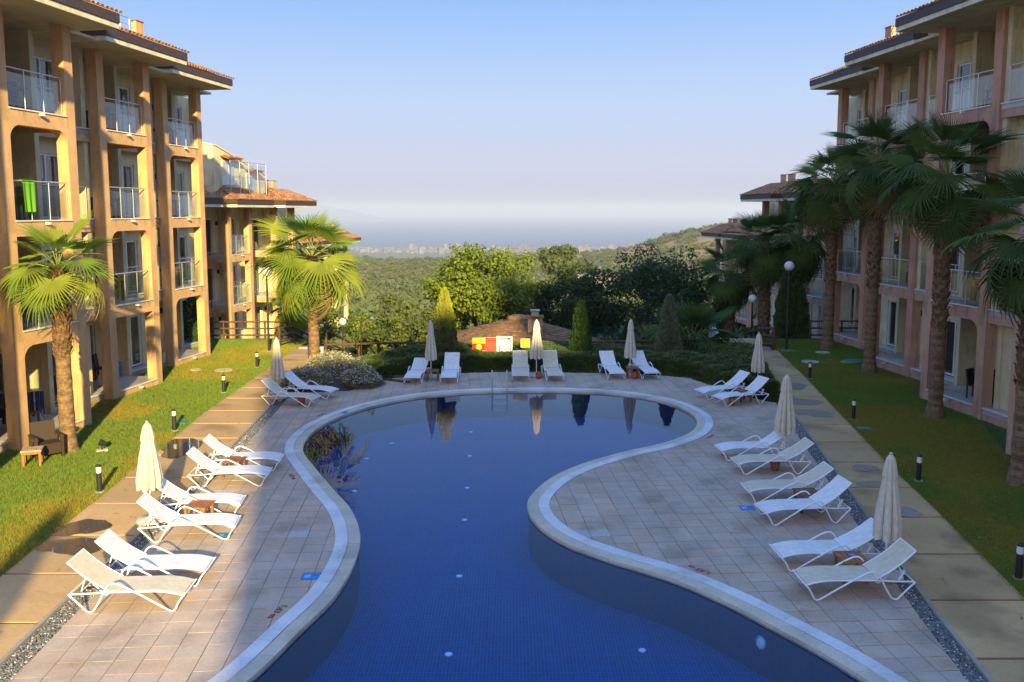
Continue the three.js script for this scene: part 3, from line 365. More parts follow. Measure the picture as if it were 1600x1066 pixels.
// ---------------------------------------------------------------- unseen buildings behind the viewer, outlines shaped to shade the pool
function uphill(label, x0, x1, zf, depth, topY, baseY) {
  const g = thing('unseen_shade_building', label, 'apartment building', null, [x0, 0, zf], SUN_AZ), w = (x1 - x0) * Math.cos(SUN_AZ), h = topY - baseY;
  part(g, 'wall', box(w, h, depth, w / 2, baseY + h / 2, depth / 2), M.peachR); part(g, 'roof', box(w + .3, .3, depth + .3, w / 2, topY - .1, depth / 2), M.tileA);
  for (let y = baseY + 1; y < topY - 2.4; y += 3.1) for (let x = .8; x < w - 1.4; x += 2.6) { const f = part(g, 'window', box(1.5, 1.6, .1, x + .75, y + .9, -.06), M.frame); part(f, 'pane', box(1.3, 1.4, .04, x + .75, y + .9, -.12), M.pane); }
  return g;
}
uphill('unseen shade-casting salmon building behind the viewer, nearest to the left lawn', 2.75, 7.6, 16, 11, 17.35, 1);
uphill('taller unseen shade-casting salmon building behind the viewer, second from the left', 7.55, 11.7, 16, 12, 20.1, 1);
uphill('unseen shade-casting salmon building behind the viewer, third from the left', 11.65, 16.55, 16, 11, 18.35, 1);
uphill('high unseen shade-casting salmon building on the hillside behind the viewer', 21, 36, 34, 12, 32.4, 5);
uphill('highest unseen shade-casting salmon building far right on the hillside behind the viewer', 36, 76, 34, 12, 46, 5);

// ---------------------------------------------------------------- sun loungers
function ribbon(pts, w, th) { // thin bent sheet of width w along a profile [x, y]
  const sh = new THREE.Shape(), up = pts.map((p, i) => { const a = pts[Math.max(0, i - 1)], b = pts[Math.min(pts.length - 1, i + 1)], dx = b[0] - a[0], dy = b[1] - a[1], l = Math.hypot(dx, dy); return [p[0] - dy / l * th, p[1] + dx / l * th]; });
  sh.moveTo(...pts[0]); for (const p of pts.slice(1)) sh.lineTo(...p); for (const p of up.reverse()) sh.lineTo(...p); return new THREE.ExtrudeGeometry(sh, { depth: w, bevelEnabled: false }).translate(0, 0, -w / 2);
}
function makeLounger(sling, back) { // x: 0 at the head to 1.92 at the foot
  const g = new THREE.Group(), P3 = (l, z) => l.map(([x, y]) => V(x, y, z));
  const hinge = [.66, .365], a = THREE.MathUtils.degToRad(back), L = .84, bp = []; for (let i = 0; i <= 7; i++) { const t = i / 7, q = L * t, c = .035 * Math.sin(Math.PI * t); bp.push([hinge[0] - Math.cos(a) * q - Math.sin(a) * c * -1 * -1, hinge[1] + .01 + Math.sin(a) * q - Math.cos(a) * c]); }
  const seat = [[.67, .365], [.9, .362], [1.2, .368], [1.42, .372], [1.6, .358], [1.78, .325], [1.9, .292]];
  part(g, 'seat_sling', ribbon(seat, .585, .007), sling); part(g, 'back_sling', ribbon(bp.slice().reverse(), .57, .007), sling);
  for (const s of [-1, 1]) {
    part(g, 'seat_rail', tubeOf(P3([[.0, .325], [.3, .33], [.66, .35], [1.2, .353], [1.42, .357], [1.62, .342], [1.8, .308], [1.92, .272]], s * .305), .0165, 30), M.whiteTube);
    part(g, 'back_rail', tubeOf(P3(bp, s * .297), .0155, 16), M.whiteTube);
    part(g, 'leg_frame', tubeOf(P3([[.0, .325], [.10, .23], [.24, .085], [.30, .025], [.345, .018], [.40, .045], [.5, .20], [.60, .385], [.655, .47], [.72, .515], [.80, .515], [.90, .475], [1.15, .34], [1.45, .165], [1.64, .05], [1.70, .02], [1.745, .022], [1.775, .05], [1.84, .18], [1.92, .285]], s * .342), .0165, 70), M.whiteTube);
  }
  part(g, 'crossbar', [rod(V(0, .325, -.342), V(0, .325, .342), .0155), rod(V(.66, .352, -.305), V(.66, .352, .305), .014), rod(V(1.92, .278, -.342), V(1.92, .278, .342), .0155), rod(V(1.15, .34, -.342), V(1.15, .352, -.305), .012), rod(V(1.15, .34, .342), V(1.15, .352, .305), .012), rod(V(bp[7][0], bp[7][1], -.297), V(bp[7][0], bp[7][1], .297), .0155)], M.whiteTube);
  const b5 = bp[4]; part(g, 'prop', [rod(V(b5[0], b5[1] - .01, -.22), V(.16, .335, -.22), .012), rod(V(b5[0], b5[1] - .01, .22), V(.16, .335, .22), .012), rod(V(.16, .335, -.22), V(.16, .335, .22), .012), box(.03, .2, .05, .2, .42, -.24, 0, 0, .5)], M.whiteTube);
  return g;
}
const LG = { W: makeLounger(M.slingW, 37), B: makeLounger(M.slingB, 37), Wf: makeLounger(M.slingW, 24), Wu: makeLounger(M.slingW, 44), Bu: makeLounger(M.slingB, 46), Wl: makeLounger(M.slingW, 31), Bl: makeLounger(M.slingB, 31) };
function lounger(kind, foot, deg, label) { // foot: middle of the foot bar; deg: which way the foot points (0 = right, 90 = towards the viewer)
  const g = LG[kind].clone(), a = THREE.MathUtils.degToRad(deg), d = [Math.cos(a), Math.sin(a)]; g.name = num('sun_lounger'); g.position.set(foot[0] - d[0] * 1.92, .006, foot[1] - d[1] * 1.92); g.rotation.y = -a; tag(g, label, 'sun lounger', 'sun loungers round the pool'); scene.add(g); return g;
}
const nl = (p, deg) => { const a = THREE.MathUtils.degToRad(deg), s = Math.cos(a) > 0 ? 1 : -1; return [p[0] + s * Math.sin(a) * .33, p[1] - s * Math.cos(a) * .33]; }; // from the near foot corner to the middle
[['B', [-5.6, -14.08], -2, 'beige sun lounger nearest to the viewer on the left deck'], ['W', [-5.58, -15.06], -3, 'white sun lounger just behind the beige one at the left front'], ['W', [-5.76, -17.33], -7, 'white sun lounger on the near side of the orange side table, left deck'], ['W', [-6.07, -18.66], -6, 'white sun lounger with the lit cream parasol at its head, left deck'], ['W', [-6.07, -20.82], -5, 'white sun lounger half in shade before the third left table'], ['W', [-6.1, -22.07], -5, 'white sun lounger half in shade behind the third left table'], ['B', [-6.94, -29.48], 12, 'grey-beige sun lounger with a clay pot, beside the white flowering bush'], ['W', [-6.55, -30.72], 14, 'white sun lounger right against the white flowering bush under the lit parasol'],
  ['B', [5.15, -14.48], 178.8, 'beige sun lounger nearest to the viewer on the right deck'], ['Wl', [5.1, -15.69], 177.7, 'white sun lounger on the far side of the wooden table at the right front'], ['W', [5.51, -18.09], 173.5, 'white sun lounger before a dark table, second pair on the right deck'], ['Bl', [5.54, -19.56], 178.5, 'cream sun lounger with a dark bag at its head on the right deck'], ['Bl', [5.85, -21.74], 177.3, 'cream sun lounger with a clay pot behind it, third pair on the right deck'], ['W', [5.73, -23.0], 176.7, 'white sun lounger behind the tall parasol pole, third pair on the right deck'], ['W', [7.33, -29.54], 160, 'white sun lounger in front of the table by the green planting, right rear'], ['W', [6.94, -30.62], 160, 'white sun lounger with its head against the green planting, right rear'],
].forEach(([k, p, deg, l]) => lounger(k, nl(p, deg), deg, l));
[['Wf', [-3.94, -33.5], 95, 'white sun lounger with a low back, leftmost of the row facing the pool'], ['Wu', [-2.51, -33.56], 91, 'white sun lounger with a raised back, second from the left in the rear row'], ['Bu', [.345, -33.95], 90, 'beige sun lounger left of the middle parasol in the rear row'], ['Bu', [1.76, -34.0], 84, 'beige sun lounger right of the middle parasol in the rear row'], ['W', [4.27, -34.4], 82, 'white sun lounger left of the wooden table in the rear row'], ['W', [5.69, -34.45], 78, 'white sun lounger with a stained back, rightmost of the rear row'],
].forEach(([k, p, deg, l]) => lounger(k, p, deg, l));

// ---------------------------------------------------------------- closed parasols
function makeParasol(seed, h) {
  const g = new THREE.Group(), r = rng(seed), N = 96, ph = r() * 6, tw = .5 * (r() - .5);
  const skin = (prof, amp, fold, scallop) => { const pos = [], uv = [], at = (i, j) => { const [R0, y] = prof[j], t = j / (prof.length - 1), a = i / N * 6.2832, w = a * fold + ph + tw * t * 4, f = Math.abs(Math.sin(w / 2)), R = R0 * (1 - amp * (.35 + t) * (1 - Math.pow(f, .6)) + .10 * Math.sin(a * 2 + ph)); return [Math.cos(a) * R, y + (j === prof.length - 1 ? -scallop * f : 0), Math.sin(a) * R]; };
    for (let j = 0; j < prof.length - 1; j++) for (let i = 0; i < N; i++) { const A = at(i, j), B = at(i, j + 1), D = at(i + 1, j + 1), E = at(i + 1, j); pos.push(...A, ...B, ...D, ...A, ...D, ...E); } return soup(pos); };
  const b = .80, t = h - .07; const pf = (k) => { const y = lerp(t, b, k); return [.045 + .26 * Math.pow(k, .8) - .035 * smooth(.86, 1, k), y]; }, prof = []; for (let k = 0; k <= 18; k++) prof.push(pf(k / 18));
  part(g, 'canopy', skin(prof, .42, 8, .05), M.canvas);
  const cap = []; for (let k = 0; k <= 6; k++) { const q = k / 6 * .24, p = pf(q); cap.push([k === 0 ? .03 : p[0] + .022, p[1] + .035 - (k === 0 ? -.02 : 0)]); } part(g, 'top_cap', skin(cap, .25, 8, .05), M.canvas);
  part(g, 'pole', cyl(.019, .019, h - .05, 0, 0, 0, 10), M.white); part(g, 'finial', new THREE.SphereGeometry(.028, 10, 8).translate(0, h, 0), M.canvas);
  const bs = part(g, 'base', [new THREE.LatheGeometry([[0, 0], [.31, 0], [.32, .03], [.29, .085], [.06, .11], [.05, .2], [.0, .2]].map((a) => new THREE.Vector2(...a)), 28)], M.stoneBase); return g;
}
const PS = [makeParasol(1, 2.24), makeParasol(2, 2.36)];
[[0, [-7.95, -18.4], 0, 'cream closed parasol in full sun between two loungers on the left deck'], [0, [-8.55, -31.0], 1.1, 'cream closed parasol in full sun beside the white flowering bush'], [1, [-3.32, -34.9], .4, 'shaded closed parasol beside the sun-tinted conifer, leftmost of the rear row'], [1, [1.01, -35.2], 2, 'closed parasol with a lit edge in front of the domed roof'], [1, [4.91, -35.4], 3, 'shaded closed parasol beside the pointed green cypress, right of the rear row'], [0, [9.3, -32.2], .8, 'shaded closed parasol rising from the green planting by the right path'], [1, [7.5, -23.2], 1.7, 'shaded closed parasol in front of the right path, middle of the right row'], [1, [6.98, -15.5], 2.6, 'large shaded closed parasol nearest to the viewer on the right deck'],
].forEach(([k, p, r, l]) => { const g = PS[k].clone(); g.name = num('parasol'); g.position.set(p[0], .006, p[1]); g.rotation.y = r; tag(g, l, 'parasol', 'closed parasols round the pool'); scene.add(g); });

// ---------------------------------------------------------------- side tables, pots, bags
function makeTable(m) { const g = new THREE.Group(), w = .5, h = .43; for (let i = 0; i < 5; i++) part(g, 'slat', box(.091, .02, w - .1, -.2 + i * .1, h - .01, 0), m); part(g, 'frame', [box(w + .02, .035, .045, 0, h - .012, w / 2 - .02), box(w + .02, .035, .045, 0, h - .012, -w / 2 + .02), box(.03, .05, w - .1, -.2, h - .05, 0), box(.03, .05, w - .1, .2, h - .05, 0)], m); for (const x of [-1, 1]) for (const z of [-1, 1]) part(g, 'leg', box(.055, h - .03, .055, x * .205, (h - .03) / 2, z * .2), m); return g; }
const TB = [makeTable(M.teak), makeTable(M.teakD)];
[[0, [-6.85, -18.3], -.1, 'orange teak side table in sun between two loungers under the left parasol'], [1, [-7.2, -21.75], -.1, 'teak side table between the third pair of loungers on the left deck'], [0, [6.3, -15.41], .02, 'teak side table with a small blue ashtray, nearest on the right deck'], [1, [6.75, -19.14], .06, 'dark teak side table between the second pair of loungers on the right deck'], [1, [8.3, -30.55], .35, 'teak side table between the two loungers by the right rear planting'], [1, [-3.2, -34.3], 0, 'teak side table under the leftmost rear parasol'], [1, [4.95, -34.95], 0, 'teak side table with a clay pot below it in the rear row'],
].forEach(([k, p, r, l]) => { const g = TB[k].clone(); g.name = num('side_table'); g.position.set(p[0], .006, p[1]); g.rotation.y = r; tag(g, l, 'side table', 'wooden side tables between the loungers'); scene.add(g); });
const ash = thing('ashtray', 'small blue ashtray on the nearest right side table', 'ashtray', null, [6.3, .438, -15.41]); part(ash, 'bowl', new THREE.LatheGeometry([[0, 0], [.05, 0], [.06, .03], [.05, .03], [.04, .012], [0, .012]].map((a) => new THREE.Vector2(...a)), 18), mat([.10, .25, .6], { roughness: .3 }));
const pot0 = new THREE.Group(); part(pot0, 'bowl', new THREE.LatheGeometry([[0, 0], [.09, 0], [.125, .12], [.13, .2], [.115, .235], [.13, .25], [.13, .27], [.105, .27], [.1, .2], [0, .19]].map((a) => new THREE.Vector2(...a)), 22), M.terracotta);
[[[-7.45, -30.0], 'clay pot beside the grey-beige lounger near the flowering bush'], [[1.09, -34.75], 'clay pot at the foot of the middle rear parasol'], [[5.0, -34.75], 'clay pot under the table in the rear row'], [[6.95, -22.2], 'clay pot behind the cream lounger on the right deck'], [[7.75, -29.85], 'reddish clay pot under the right rear lounger']].forEach(([p, l]) => { const g = pot0.clone(); g.name = num('clay_pot'); g.position.set(p[0], .006, p[1]); tag(g, l, 'pot', 'clay ash pots by the loungers'); scene.add(g); });
const bag = thing('bag', 'dark blue bag lying on the gravel at the head of the cream lounger', 'bag', null, [7.62, .0, -20.05], .4); part(bag, 'body', new THREE.SphereGeometry(.2, 14, 10).scale(1.2, .6, .7).translate(0, .11, 0), mat([.02, .025, .06])); part(bag, 'handle', new THREE.TorusGeometry(.1, .012, 6, 16, 3.14).translate(0, .2, 0), M.dark);

// ---------------------------------------------------------------- deck signs and depth marks (flat print)
function print(name, label, cat, w, h, x, y, z, turn, draw, px = 256) { const c = document.createElement('canvas'); c.width = px; c.height = Math.round(px * h / w); const d = c.getContext('2d'); draw(d, c.width, c.height); const t = new THREE.CanvasTexture(c); t.colorSpace = THREE.SRGBColorSpace; const g = new THREE.PlaneGeometry(w, h).rotateX(-Math.PI / 2); const m = new THREE.Mesh(g, new THREE.MeshStandardMaterial({ map: t, transparent: true, roughness: .7 })); m.name = num(name); m.position.set(x, y, z); m.rotation.y = turn; m.receiveShadow = true; tag(m, label, cat); scene.add(m); return m; }
const depth = (d, w, h) => { d.clearRect(0, 0, w, h); d.fillStyle = '#9c2a18'; d.font = 'bold ' + Math.round(h * .82) + 'px sans-serif'; d.textAlign = 'center'; d.textBaseline = 'middle'; d.fillText('1.43 m', w / 2, h / 2 + 2); };
for (const [x, z, l] of [[-3.98, -14.1, 'red 1.43 m depth marking on the left deck near the front'], [3.5, -15.72, 'red 1.43 m depth marking on the right deck near the front'], [-6.1, -28.3, 'faint red depth marking on the left deck at the rear'], [-5.75, -21.5, 'red depth marking on the left deck beside the third pair of loungers'], [6.15, -25.6, 'red depth marking at the right bend of the pool']]) { const [sd, k] = poolSide(x, z), n = PN[k], p = off(k, .68); print('depth_marking', l, 'depth marking', .62, .2, p[0], .013, p[1], Math.atan2(-n[0], -n[1]) + Math.PI, depth); }
const nodive = (d, w, h) => { d.fillStyle = '#2f86c4'; d.fillRect(0, 0, w, h); d.strokeStyle = '#1a5f9c'; d.lineWidth = 8; d.strokeRect(4, 4, w - 8, h - 8); d.strokeStyle = '#dfeef8'; d.lineWidth = 6; for (let i = 0; i < 3; i++) { d.beginPath(); for (let x = 0; x <= w * .36; x += 6) d.lineTo(w * .14 + x, h * (.35 + .15 * i) + Math.sin(x / 9) * 5); d.stroke(); } d.fillStyle = '#1a4f8c'; d.fillRect(w * .56, h * .3, w * .34, h * .12); };
for (const [x, z, t, l] of [[-6.08, -17.55, 0, 'blue deck sign tile in sun in front of the left loungers'], [-3.76, -15.5, .05, 'blue deck sign tile near the left coping'], [5.42, -19.25, 0, 'blue deck sign tile at the foot of the second pair of right loungers'], [-5.76, -28.75, 0, 'small blue deck sign tile at the left rear by the pool']]) print('deck_sign', l, 'deck sign', .34, .3, x, .014, z, t, nodive, 160);

// ---------------------------------------------------------------- bollards, globe lamps, covers, spotlight
const boll = new THREE.Group(); part(boll, 'post', cyl(.062, .062, .48, 0, 0, 0, 18), M.dark); part(boll, 'lamp_glass', cyl(.054, .054, .15, 0, .48, 0, 18), phy([.82, .76, .58], { roughness: .4 })); for (let i = 0; i < 3; i++) part(boll, 'louvre', cyl(.064, .064, .012, 0, .51 + i * .045, 0, 18), M.frame); part(boll, 'cap', [cyl(.066, .066, .025, 0, .63, 0, 18), new THREE.SphereGeometry(.066, 18, 6, 0, 6.3, 0, 1.57).scale(1, .5, 1).translate(0, .655, 0)], M.dark); part(boll, 'foot', cyl(.1, .11, .02, 0, 0, 0, 14), M.stoneBase);
[[-10.04, -20.4, 'black bollard light nearest to the viewer on the sunlit left lawn'], [-10.51, -26.3, 'black bollard light on the left lawn beside a green cover'], [-10.86, -32.0, 'black bollard light on the left lawn, third from the front'], [-11.16, -37.3, 'black bollard light farthest back on the left lawn'], [9.42, -15.4, 'black bollard light nearest to the viewer on the shaded right lawn'], [10.3, -21.26, 'black bollard light on the right lawn, second from the front'], [11.2, -27.75, 'black bollard light on the right lawn above the green cover'], [12.15, -34.7, 'black bollard light farthest back on the right lawn']].forEach(([x, z, l]) => { const g = boll.clone(); g.name = num('bollard_light'); g.position.set(x, .01, z); tag(g, l, 'bollard light', 'bollard lights along the paths'); scene.add(g); });
function globe(x, z, y0, h, l) { const g = thing('globe_lamp', l, 'lamp post', 'globe lamp posts', [x, y0, z]); part(g, 'post', cyl(.045, .06, h - .2, 0, 0, 0, 12), M.dark); part(g, 'collar', cyl(.09, .06, .08, 0, h - .24, 0, 12), M.dark); part(g, 'globe', new THREE.SphereGeometry(.235, 24, 16).translate(0, h, 0), phy([.86, .86, .86], { roughness: .35, transmission: .25, thickness: 0 })); part(g, 'foot', [cyl(.13, .13, .03, 0, 0, 0, 14), box(.7, .08, .7, 0, -.03, 0)], M.stoneBase); }
globe(-11.87, -41.7, 0, 3.9, 'white globe lamp on a black post where the left path meets the stair'); globe(-10.2, -43.2, -.8, 2.55, 'globe lamp just right of the left stair rail'); globe(-10.87, -55, -3, 2.75, 'sunlit globe lamp below the left stair, right of the palm'); globe(-8.54, -60, -5.2, 2.5, 'small globe lamp far down among the bushes');
globe(13.5, -42.0, 0, 4.15, 'white globe lamp on a tall black post before the right conifer'); globe(13.55, -48.4, -1.4, 3.3, 'blue-white globe lamp behind the right stair rail');
for (const [x, z, r, l, c] of [[-12.37, -36.5, .36, 'round concrete cover in the left lawn near the building', M.stoneBase], [-13.6, -36.6, .2, 'small round cover in the left lawn by the building step', M.stoneBase], [13.5, -38.6, .36, 'round concrete cover in the right lawn near the far bollard', M.stoneBase], [15.0, -41.2, .32, 'round concrete cover in the right lawn by the last palm', M.stoneBase]]) { const g = thing('manhole_cover', l, 'cover', null, [x, .005, z]); part(g, 'rim', new THREE.TorusGeometry(r, .03, 6, 28).rotateX(1.5708).translate(0, .015, 0), c); part(g, 'lid', cyl(r, r, .03, 0, 0, 0, 28), c); }
const grn = mat([.03, .22, .15], { roughness: .5 }); for (const [x, z, l] of [[-10.7, -27.3, 'green valve box lid beside the second left bollard'], [11.05, -26.5, 'green valve box lid in the right lawn']]) { const g = thing('valve_box', l, 'cover', null, [x, 0, z]); part(g, 'frame', box(.46, .03, .36, 0, .015, 0), grn); part(g, 'lid', box(.4, .02, .3, 0, .04, 0), grn); }
{ const g = thing('spotlight', 'small dark garden spotlight on a pale block in the left lawn', 'spotlight', null, [-11.68, 0, -24.0], .5); part(g, 'foot', box(.3, .06, .2, 0, .03, 0), M.stoneBase); part(g, 'stem', cyl(.02, .02, .14, 0, .05, 0), M.dark); part(g, 'head', new THREE.CylinderGeometry(.1, .06, .18, 14).rotateZ(1.1).translate(.03, .24, 0), M.dark); }
{ const g = thing('ball', 'small pale ball on the right lawn by the building plinth', 'ball', null, [15.78, .07, -27.4]); part(g, 'shell', new THREE.SphereGeometry(.085, 16, 12), M.frame); }
{ const g = thing('swim_board', 'blue and green swim board leaning behind the second right palm', 'swim board', null, [15.3, .12, -38.3], .3); part(g, 'board', new THREE.SphereGeometry(.5, 20, 10).scale(1.1, .16, .6), mat([.06, .16, .20])); part(g, 'rim', new THREE.TorusGeometry(.5, .05, 8, 28).rotateX(1.5708).scale(1.1, 1, .6).translate(0, -.04, 0), mat([.14, .34, .04])); }
// puddles
const wet = phy([.10, .075, .05], { roughness: .04 }), wet2 = phy([.34, .29, .22], { roughness: .22 });
function puddle(x, z, a, b, seed, m) { const sh = new THREE.Shape(), n = 40; for (let i = 0; i <= n; i++) { const t = i / n * 6.2832, k = 1 + .16 * Math.sin(2 * t + seed) + .10 * Math.sin(3 * t + seed * 2) + .05 * Math.sin(7 * t + seed); const X = Math.cos(t) * a * k, Y = Math.sin(t) * b * k; i ? sh.lineTo(X, Y) : sh.moveTo(X, Y); } const s = struct('puddle', new THREE.ShapeGeometry(sh, 4).rotateX(-1.5708).translate(x, .0385, z), m); s.userData.label = 'shallow puddle on the concrete path'; s.castShadow = false; }
puddle(-9.25, -17.95, .48, .55, 1, wet); puddle(-8.9, -16.9, .62, .5, 2.2, wet); puddle(-9.55, -24.3, .55, 1.05, 3.1, wet); for (const [x, z, a, b, s] of [[9.35, -22.3, .3, .35, 1], [9.1, -20.9, .45, .3, 2], [10.2, -28.5, .6, .5, 3], [10.4, -30.3, .7, .5, 4], [8.9, -18.9, .4, .3, 5], [10.9, -33, .6, .6, 6]]) puddle(x, z, a, b, s, wet2);

// ---------------------------------------------------------------- pool ladder, shower, notice boards
{ const [sd, k] = poolSide(-.5, -32.3), p = PP[k], g = thing('pool_ladder', 'steel pool ladder with two curved handrails at the far edge', 'pool ladder', null, [p[0], 0, p[1]]); for (const x of [-.28, .28]) { part(g, 'handrail', tubeOf([V(x, 0, -.48), V(x, .45, -.5), V(x, .70, -.40), V(x, .76, -.2), V(x, .66, .0), V(x, .3, .07), V(x, -.4, .08), V(x, -.85, .08)], .02, 40, 8), M.steel); part(g, 'flange', cyl(.05, .05, .02, x, .02, -.48, 14), M.steel); } for (const y of [-.2, -.45, -.7]) part(g, 'rung', box(.52, .03, .08, 0, y, .08), M.steel); }
{ const g = thing('shower', 'slim dark outdoor shower post with an angled arm left of the hedge', 'shower', null, [-6.76, -.1, -38.3]); part(g, 'pole', cyl(.03, .035, 1.95, 0, 0, 0, 10), M.dark); part(g, 'arm', [rod(V(0, 1.93, 0), V(.42, 2.28, 0), .022), rod(V(.42, 2.28, 0), V(.5, 2.24, 0), .02)], M.dark); part(g, 'shower_head', new THREE.CylinderGeometry(.03, .1, .08, 14).translate(.5, 2.18, 0), M.steel); part(g, 'foot', box(.4, .25, .4, 0, .05, 0), M.stoneBase); }
function board(name, label, x, y, z, w, h, turn, draw) { const g = thing(name, label, 'sign', 'pool rule boards', [x, 0, z], turn); part(g, 'panel', box(w, h, .03, 0, y + h / 2, 0), M.white); const c = document.createElement('canvas'); c.width = 384; c.height = Math.round(384 * h / w); draw(c.getContext('2d'), c.width, c.height); const t = new THREE.CanvasTexture(c); t.colorSpace = THREE.SRGBColorSpace; part(g, 'print', new THREE.PlaneGeometry(w - .01, h - .01).translate(0, y + h / 2, .019), new THREE.MeshStandardMaterial({ map: t, roughness: .5 }), { uv: false }); for (const s of [-1, 1]) part(g, 'post', cyl(.025, .025, y + h + .7, s * (w / 2 - .1), -.7, -.04, 8), M.log); }
const lines = (d, x, y, w, n, s, col, lw) => { d.fillStyle = col; const r = rng(n * 7 + w | 0); for (let i = 0; i < n; i++) d.fillRect(x, y + i * s, w * (.6 + .4 * r()), lw); };
board('notice_board', 'yellow and red notice board with a round yellow emblem in front of the domed roof', -1.50, .42, -38.6, .60, .70, .03, (d, w, h) => { d.fillStyle = '#d8c310'; d.fillRect(0, 0, w, h); d.fillStyle = '#cc1210'; d.fillRect(0, h * .36, w, h * .46); lines(d, w * .1, h * .08, w * .8, 4, h * .062, '#c9b216', 7); d.fillStyle = '#f7d51a'; d.beginPath(); d.arc(w * .5, h * .59, h * .19, 0, 7); d.fill(); d.strokeStyle = '#7a6a10'; d.lineWidth = 9; d.beginPath(); d.arc(w * .47, h * .6, h * .07, .5, 5); d.stroke(); d.fillStyle = '#6b6a18'; d.beginPath(); d.arc(w * .5, h * .64, h * .05, 0, 7); d.fill(); });
board('notice_board', 'plain red notice board between the yellow and the white boards', -.93, .39, -38.57, .55, .75, .03, (d, w, h) => { d.fillStyle = '#cb1410'; d.fillRect(0, 0, w, h); d.fillStyle = '#d8431c'; d.fillRect(w * .08, h * .2, w * .84, h * .74); lines(d, w * .14, h * .28, w * .7, 12, h * .052, '#c42a12', 8); d.fillStyle = '#d8431c'; d.fillRect(w * .1, h * .06, w * .75, h * .07); });
board('notice_board', 'white notice board with a blue frame right of the red board', -.34, .30, -38.5, .72, .90, -.03, (d, w, h) => { d.fillStyle = '#c9c9cd'; d.fillRect(0, 0, w, h); d.strokeStyle = '#c8463a'; d.lineWidth = 8; d.beginPath(); d.arc(w * .14, h * .14, h * .06, 0, 7); d.stroke(); d.fillStyle = '#d87b70'; d.fillRect(w * .08, h * .13, w * .12, 8); d.strokeStyle = '#2b2a86'; d.lineWidth = 16; d.strokeRect(w * .3, h * .08, w * .55, h * .06); d.fillStyle = '#33329a'; d.fillRect(w * .7, h * .08, w * .15, h * .06); d.lineWidth = 22; d.beginPath(); d.moveTo(w * .86, h * .14); d.lineTo(w * .86, h * .88); d.lineTo(w * .2, h * .88); d.lineTo(w * .2, h * .45); d.stroke(); for (let i = 0; i < 5; i++) lines(d, w * .28, h * (.24 + .09 * i), w * .48, 2, h * .03, '#b9b5c4', 5); d.fillStyle = '#2b2a86'; d.fillRect(w * .26, h * .74, w * .14, h * .08); d.fillRect(w * .6, h * .74, w * .12, h * .08); d.fillRect(w * .24, h * .86, w * .6, h * .07); });
board('notice_board', 'small yellow notice board left of the middle parasol', .60, .68, -38.6, .42, .40, .05, (d, w, h) => { d.fillStyle = '#d0a50c'; d.fillRect(0, 0, w, h); lines(d, w * .2, h * .3, w * .6, 4, h * .12, '#b08c10', 9); });
{ const g = thing('lifebuoy', 'red lifebuoy hanging in the planting right of the pointed cypress', 'lifebuoy', null, [3.95, .35, -38.4], .2); part(g, 'ring', new THREE.TorusGeometry(.3, .085, 10, 30).rotateX(-.5).scale(1, .6, 1), mat([.55, .03, .02], { roughness: .5 })); part(g, 'post', cyl(.03, .03, .9, .2, -.7, -.1), M.white); }
// ---------------------------------------------------------------- fan palms
function frondGeo(seed, R0, droop, spread = 2.05) { // fan blade: origin where the stalk meets it, +z along the stalk, +y up
  const r = rng(seed), pos = [], N = 32; for (let i = 0; i < N; i++) { const th = lerp(-spread, spread, (i + .5) / N), dth = spread / N, L = R0 * (.55 + .45 * Math.cos(th * .6)) * (.86 + .24 * r()), tip = .35 + .9 * r(), hang = droop * (.8 + .5 * r());
    const st = [[.04, 1], [.25, 1], [.46, .98], [.64, .50], [.83, .26], [1, .02]], at = (k, side) => { const [q, w] = st[k], rad = L * q, a = th + side * dth * w, fold = (side === 0 ? .5 : -.5) * dth * rad * .75 * w, y = fold - hang * Math.pow(Math.max(0, q - .25), 2) * L * 1.05 - (q > .6 ? tip * (q - .6) * (q - .6) * L * droop * 1.5 : 0) + .10 * rad * Math.abs(Math.sin(th)) ; return [Math.sin(a) * rad * (1 - .12 * droop * q * q), y, Math.cos(a) * rad * (1 - .12 * droop * q * q)]; };
    for (let k = 0; k < 5; k++) for (const s of [-1, 1]) { const A = at(k, s), B = at(k + 1, s), Cc = at(k + 1, 0), D = at(k, 0); pos.push(...A, ...B, ...Cc, ...A, ...Cc, ...D); } }
  return soup(pos);
}
const FR = [frondGeo(1, 1.12, .12), frondGeo(2, 1.18, .34), frondGeo(3, 1.2, .7), frondGeo(4, 1.2, 1.15), frondGeo(5, 1.05, .05, 1.2)];
const stalkGeo = (() => { const c = new THREE.CatmullRomCurve3([V(0, 0, 0), V(0, .05, .4), V(0, .06, .75), V(0, 0, 1.05)]); return new THREE.TubeGeometry(c, 8, .017, 5); })();
const PM = { sunny: [leaf([.24, .32, .03], .5), leaf([.30, .35, .035], .5), leaf([.18, .27, .03], .5)], shade: [leaf([.075, .135, .022], .4), leaf([.11, .165, .025], .4), leaf([.055, .105, .022], .4)], dry: leaf([.36, .25, .11], .3), stalk: mat([.26, .28, .07], { roughness: .5 }) };  // sunny and shade sets carry the light in their leaf colours
function trunkGeo(h, r0, r1, seed) { const pts = [], n = 26; for (let i = 0; i <= n; i++) { const t = i / n; const f = t < .06 ? 1.35 - t * 5 : 1; pts.push(new THREE.Vector2(lerp(r0, r1, Math.min(1, t * 1.1)) * f * (1 + .03 * Math.sin(t * 60 + seed)), t * h)); } const g = new THREE.LatheGeometry(pts, 18), p = g.attributes.position; for (let i = 0; i < p.count; i++) { const x = p.getX(i), y = p.getY(i), z = p.getZ(i), k = 1 + .10 * (vn(Math.atan2(z, x) * 2.5 + 20, y * 6, 64, seed) - .5); p.setXYZ(i, x * k, y, z * k); } g.computeVertexNormals(); return g; }
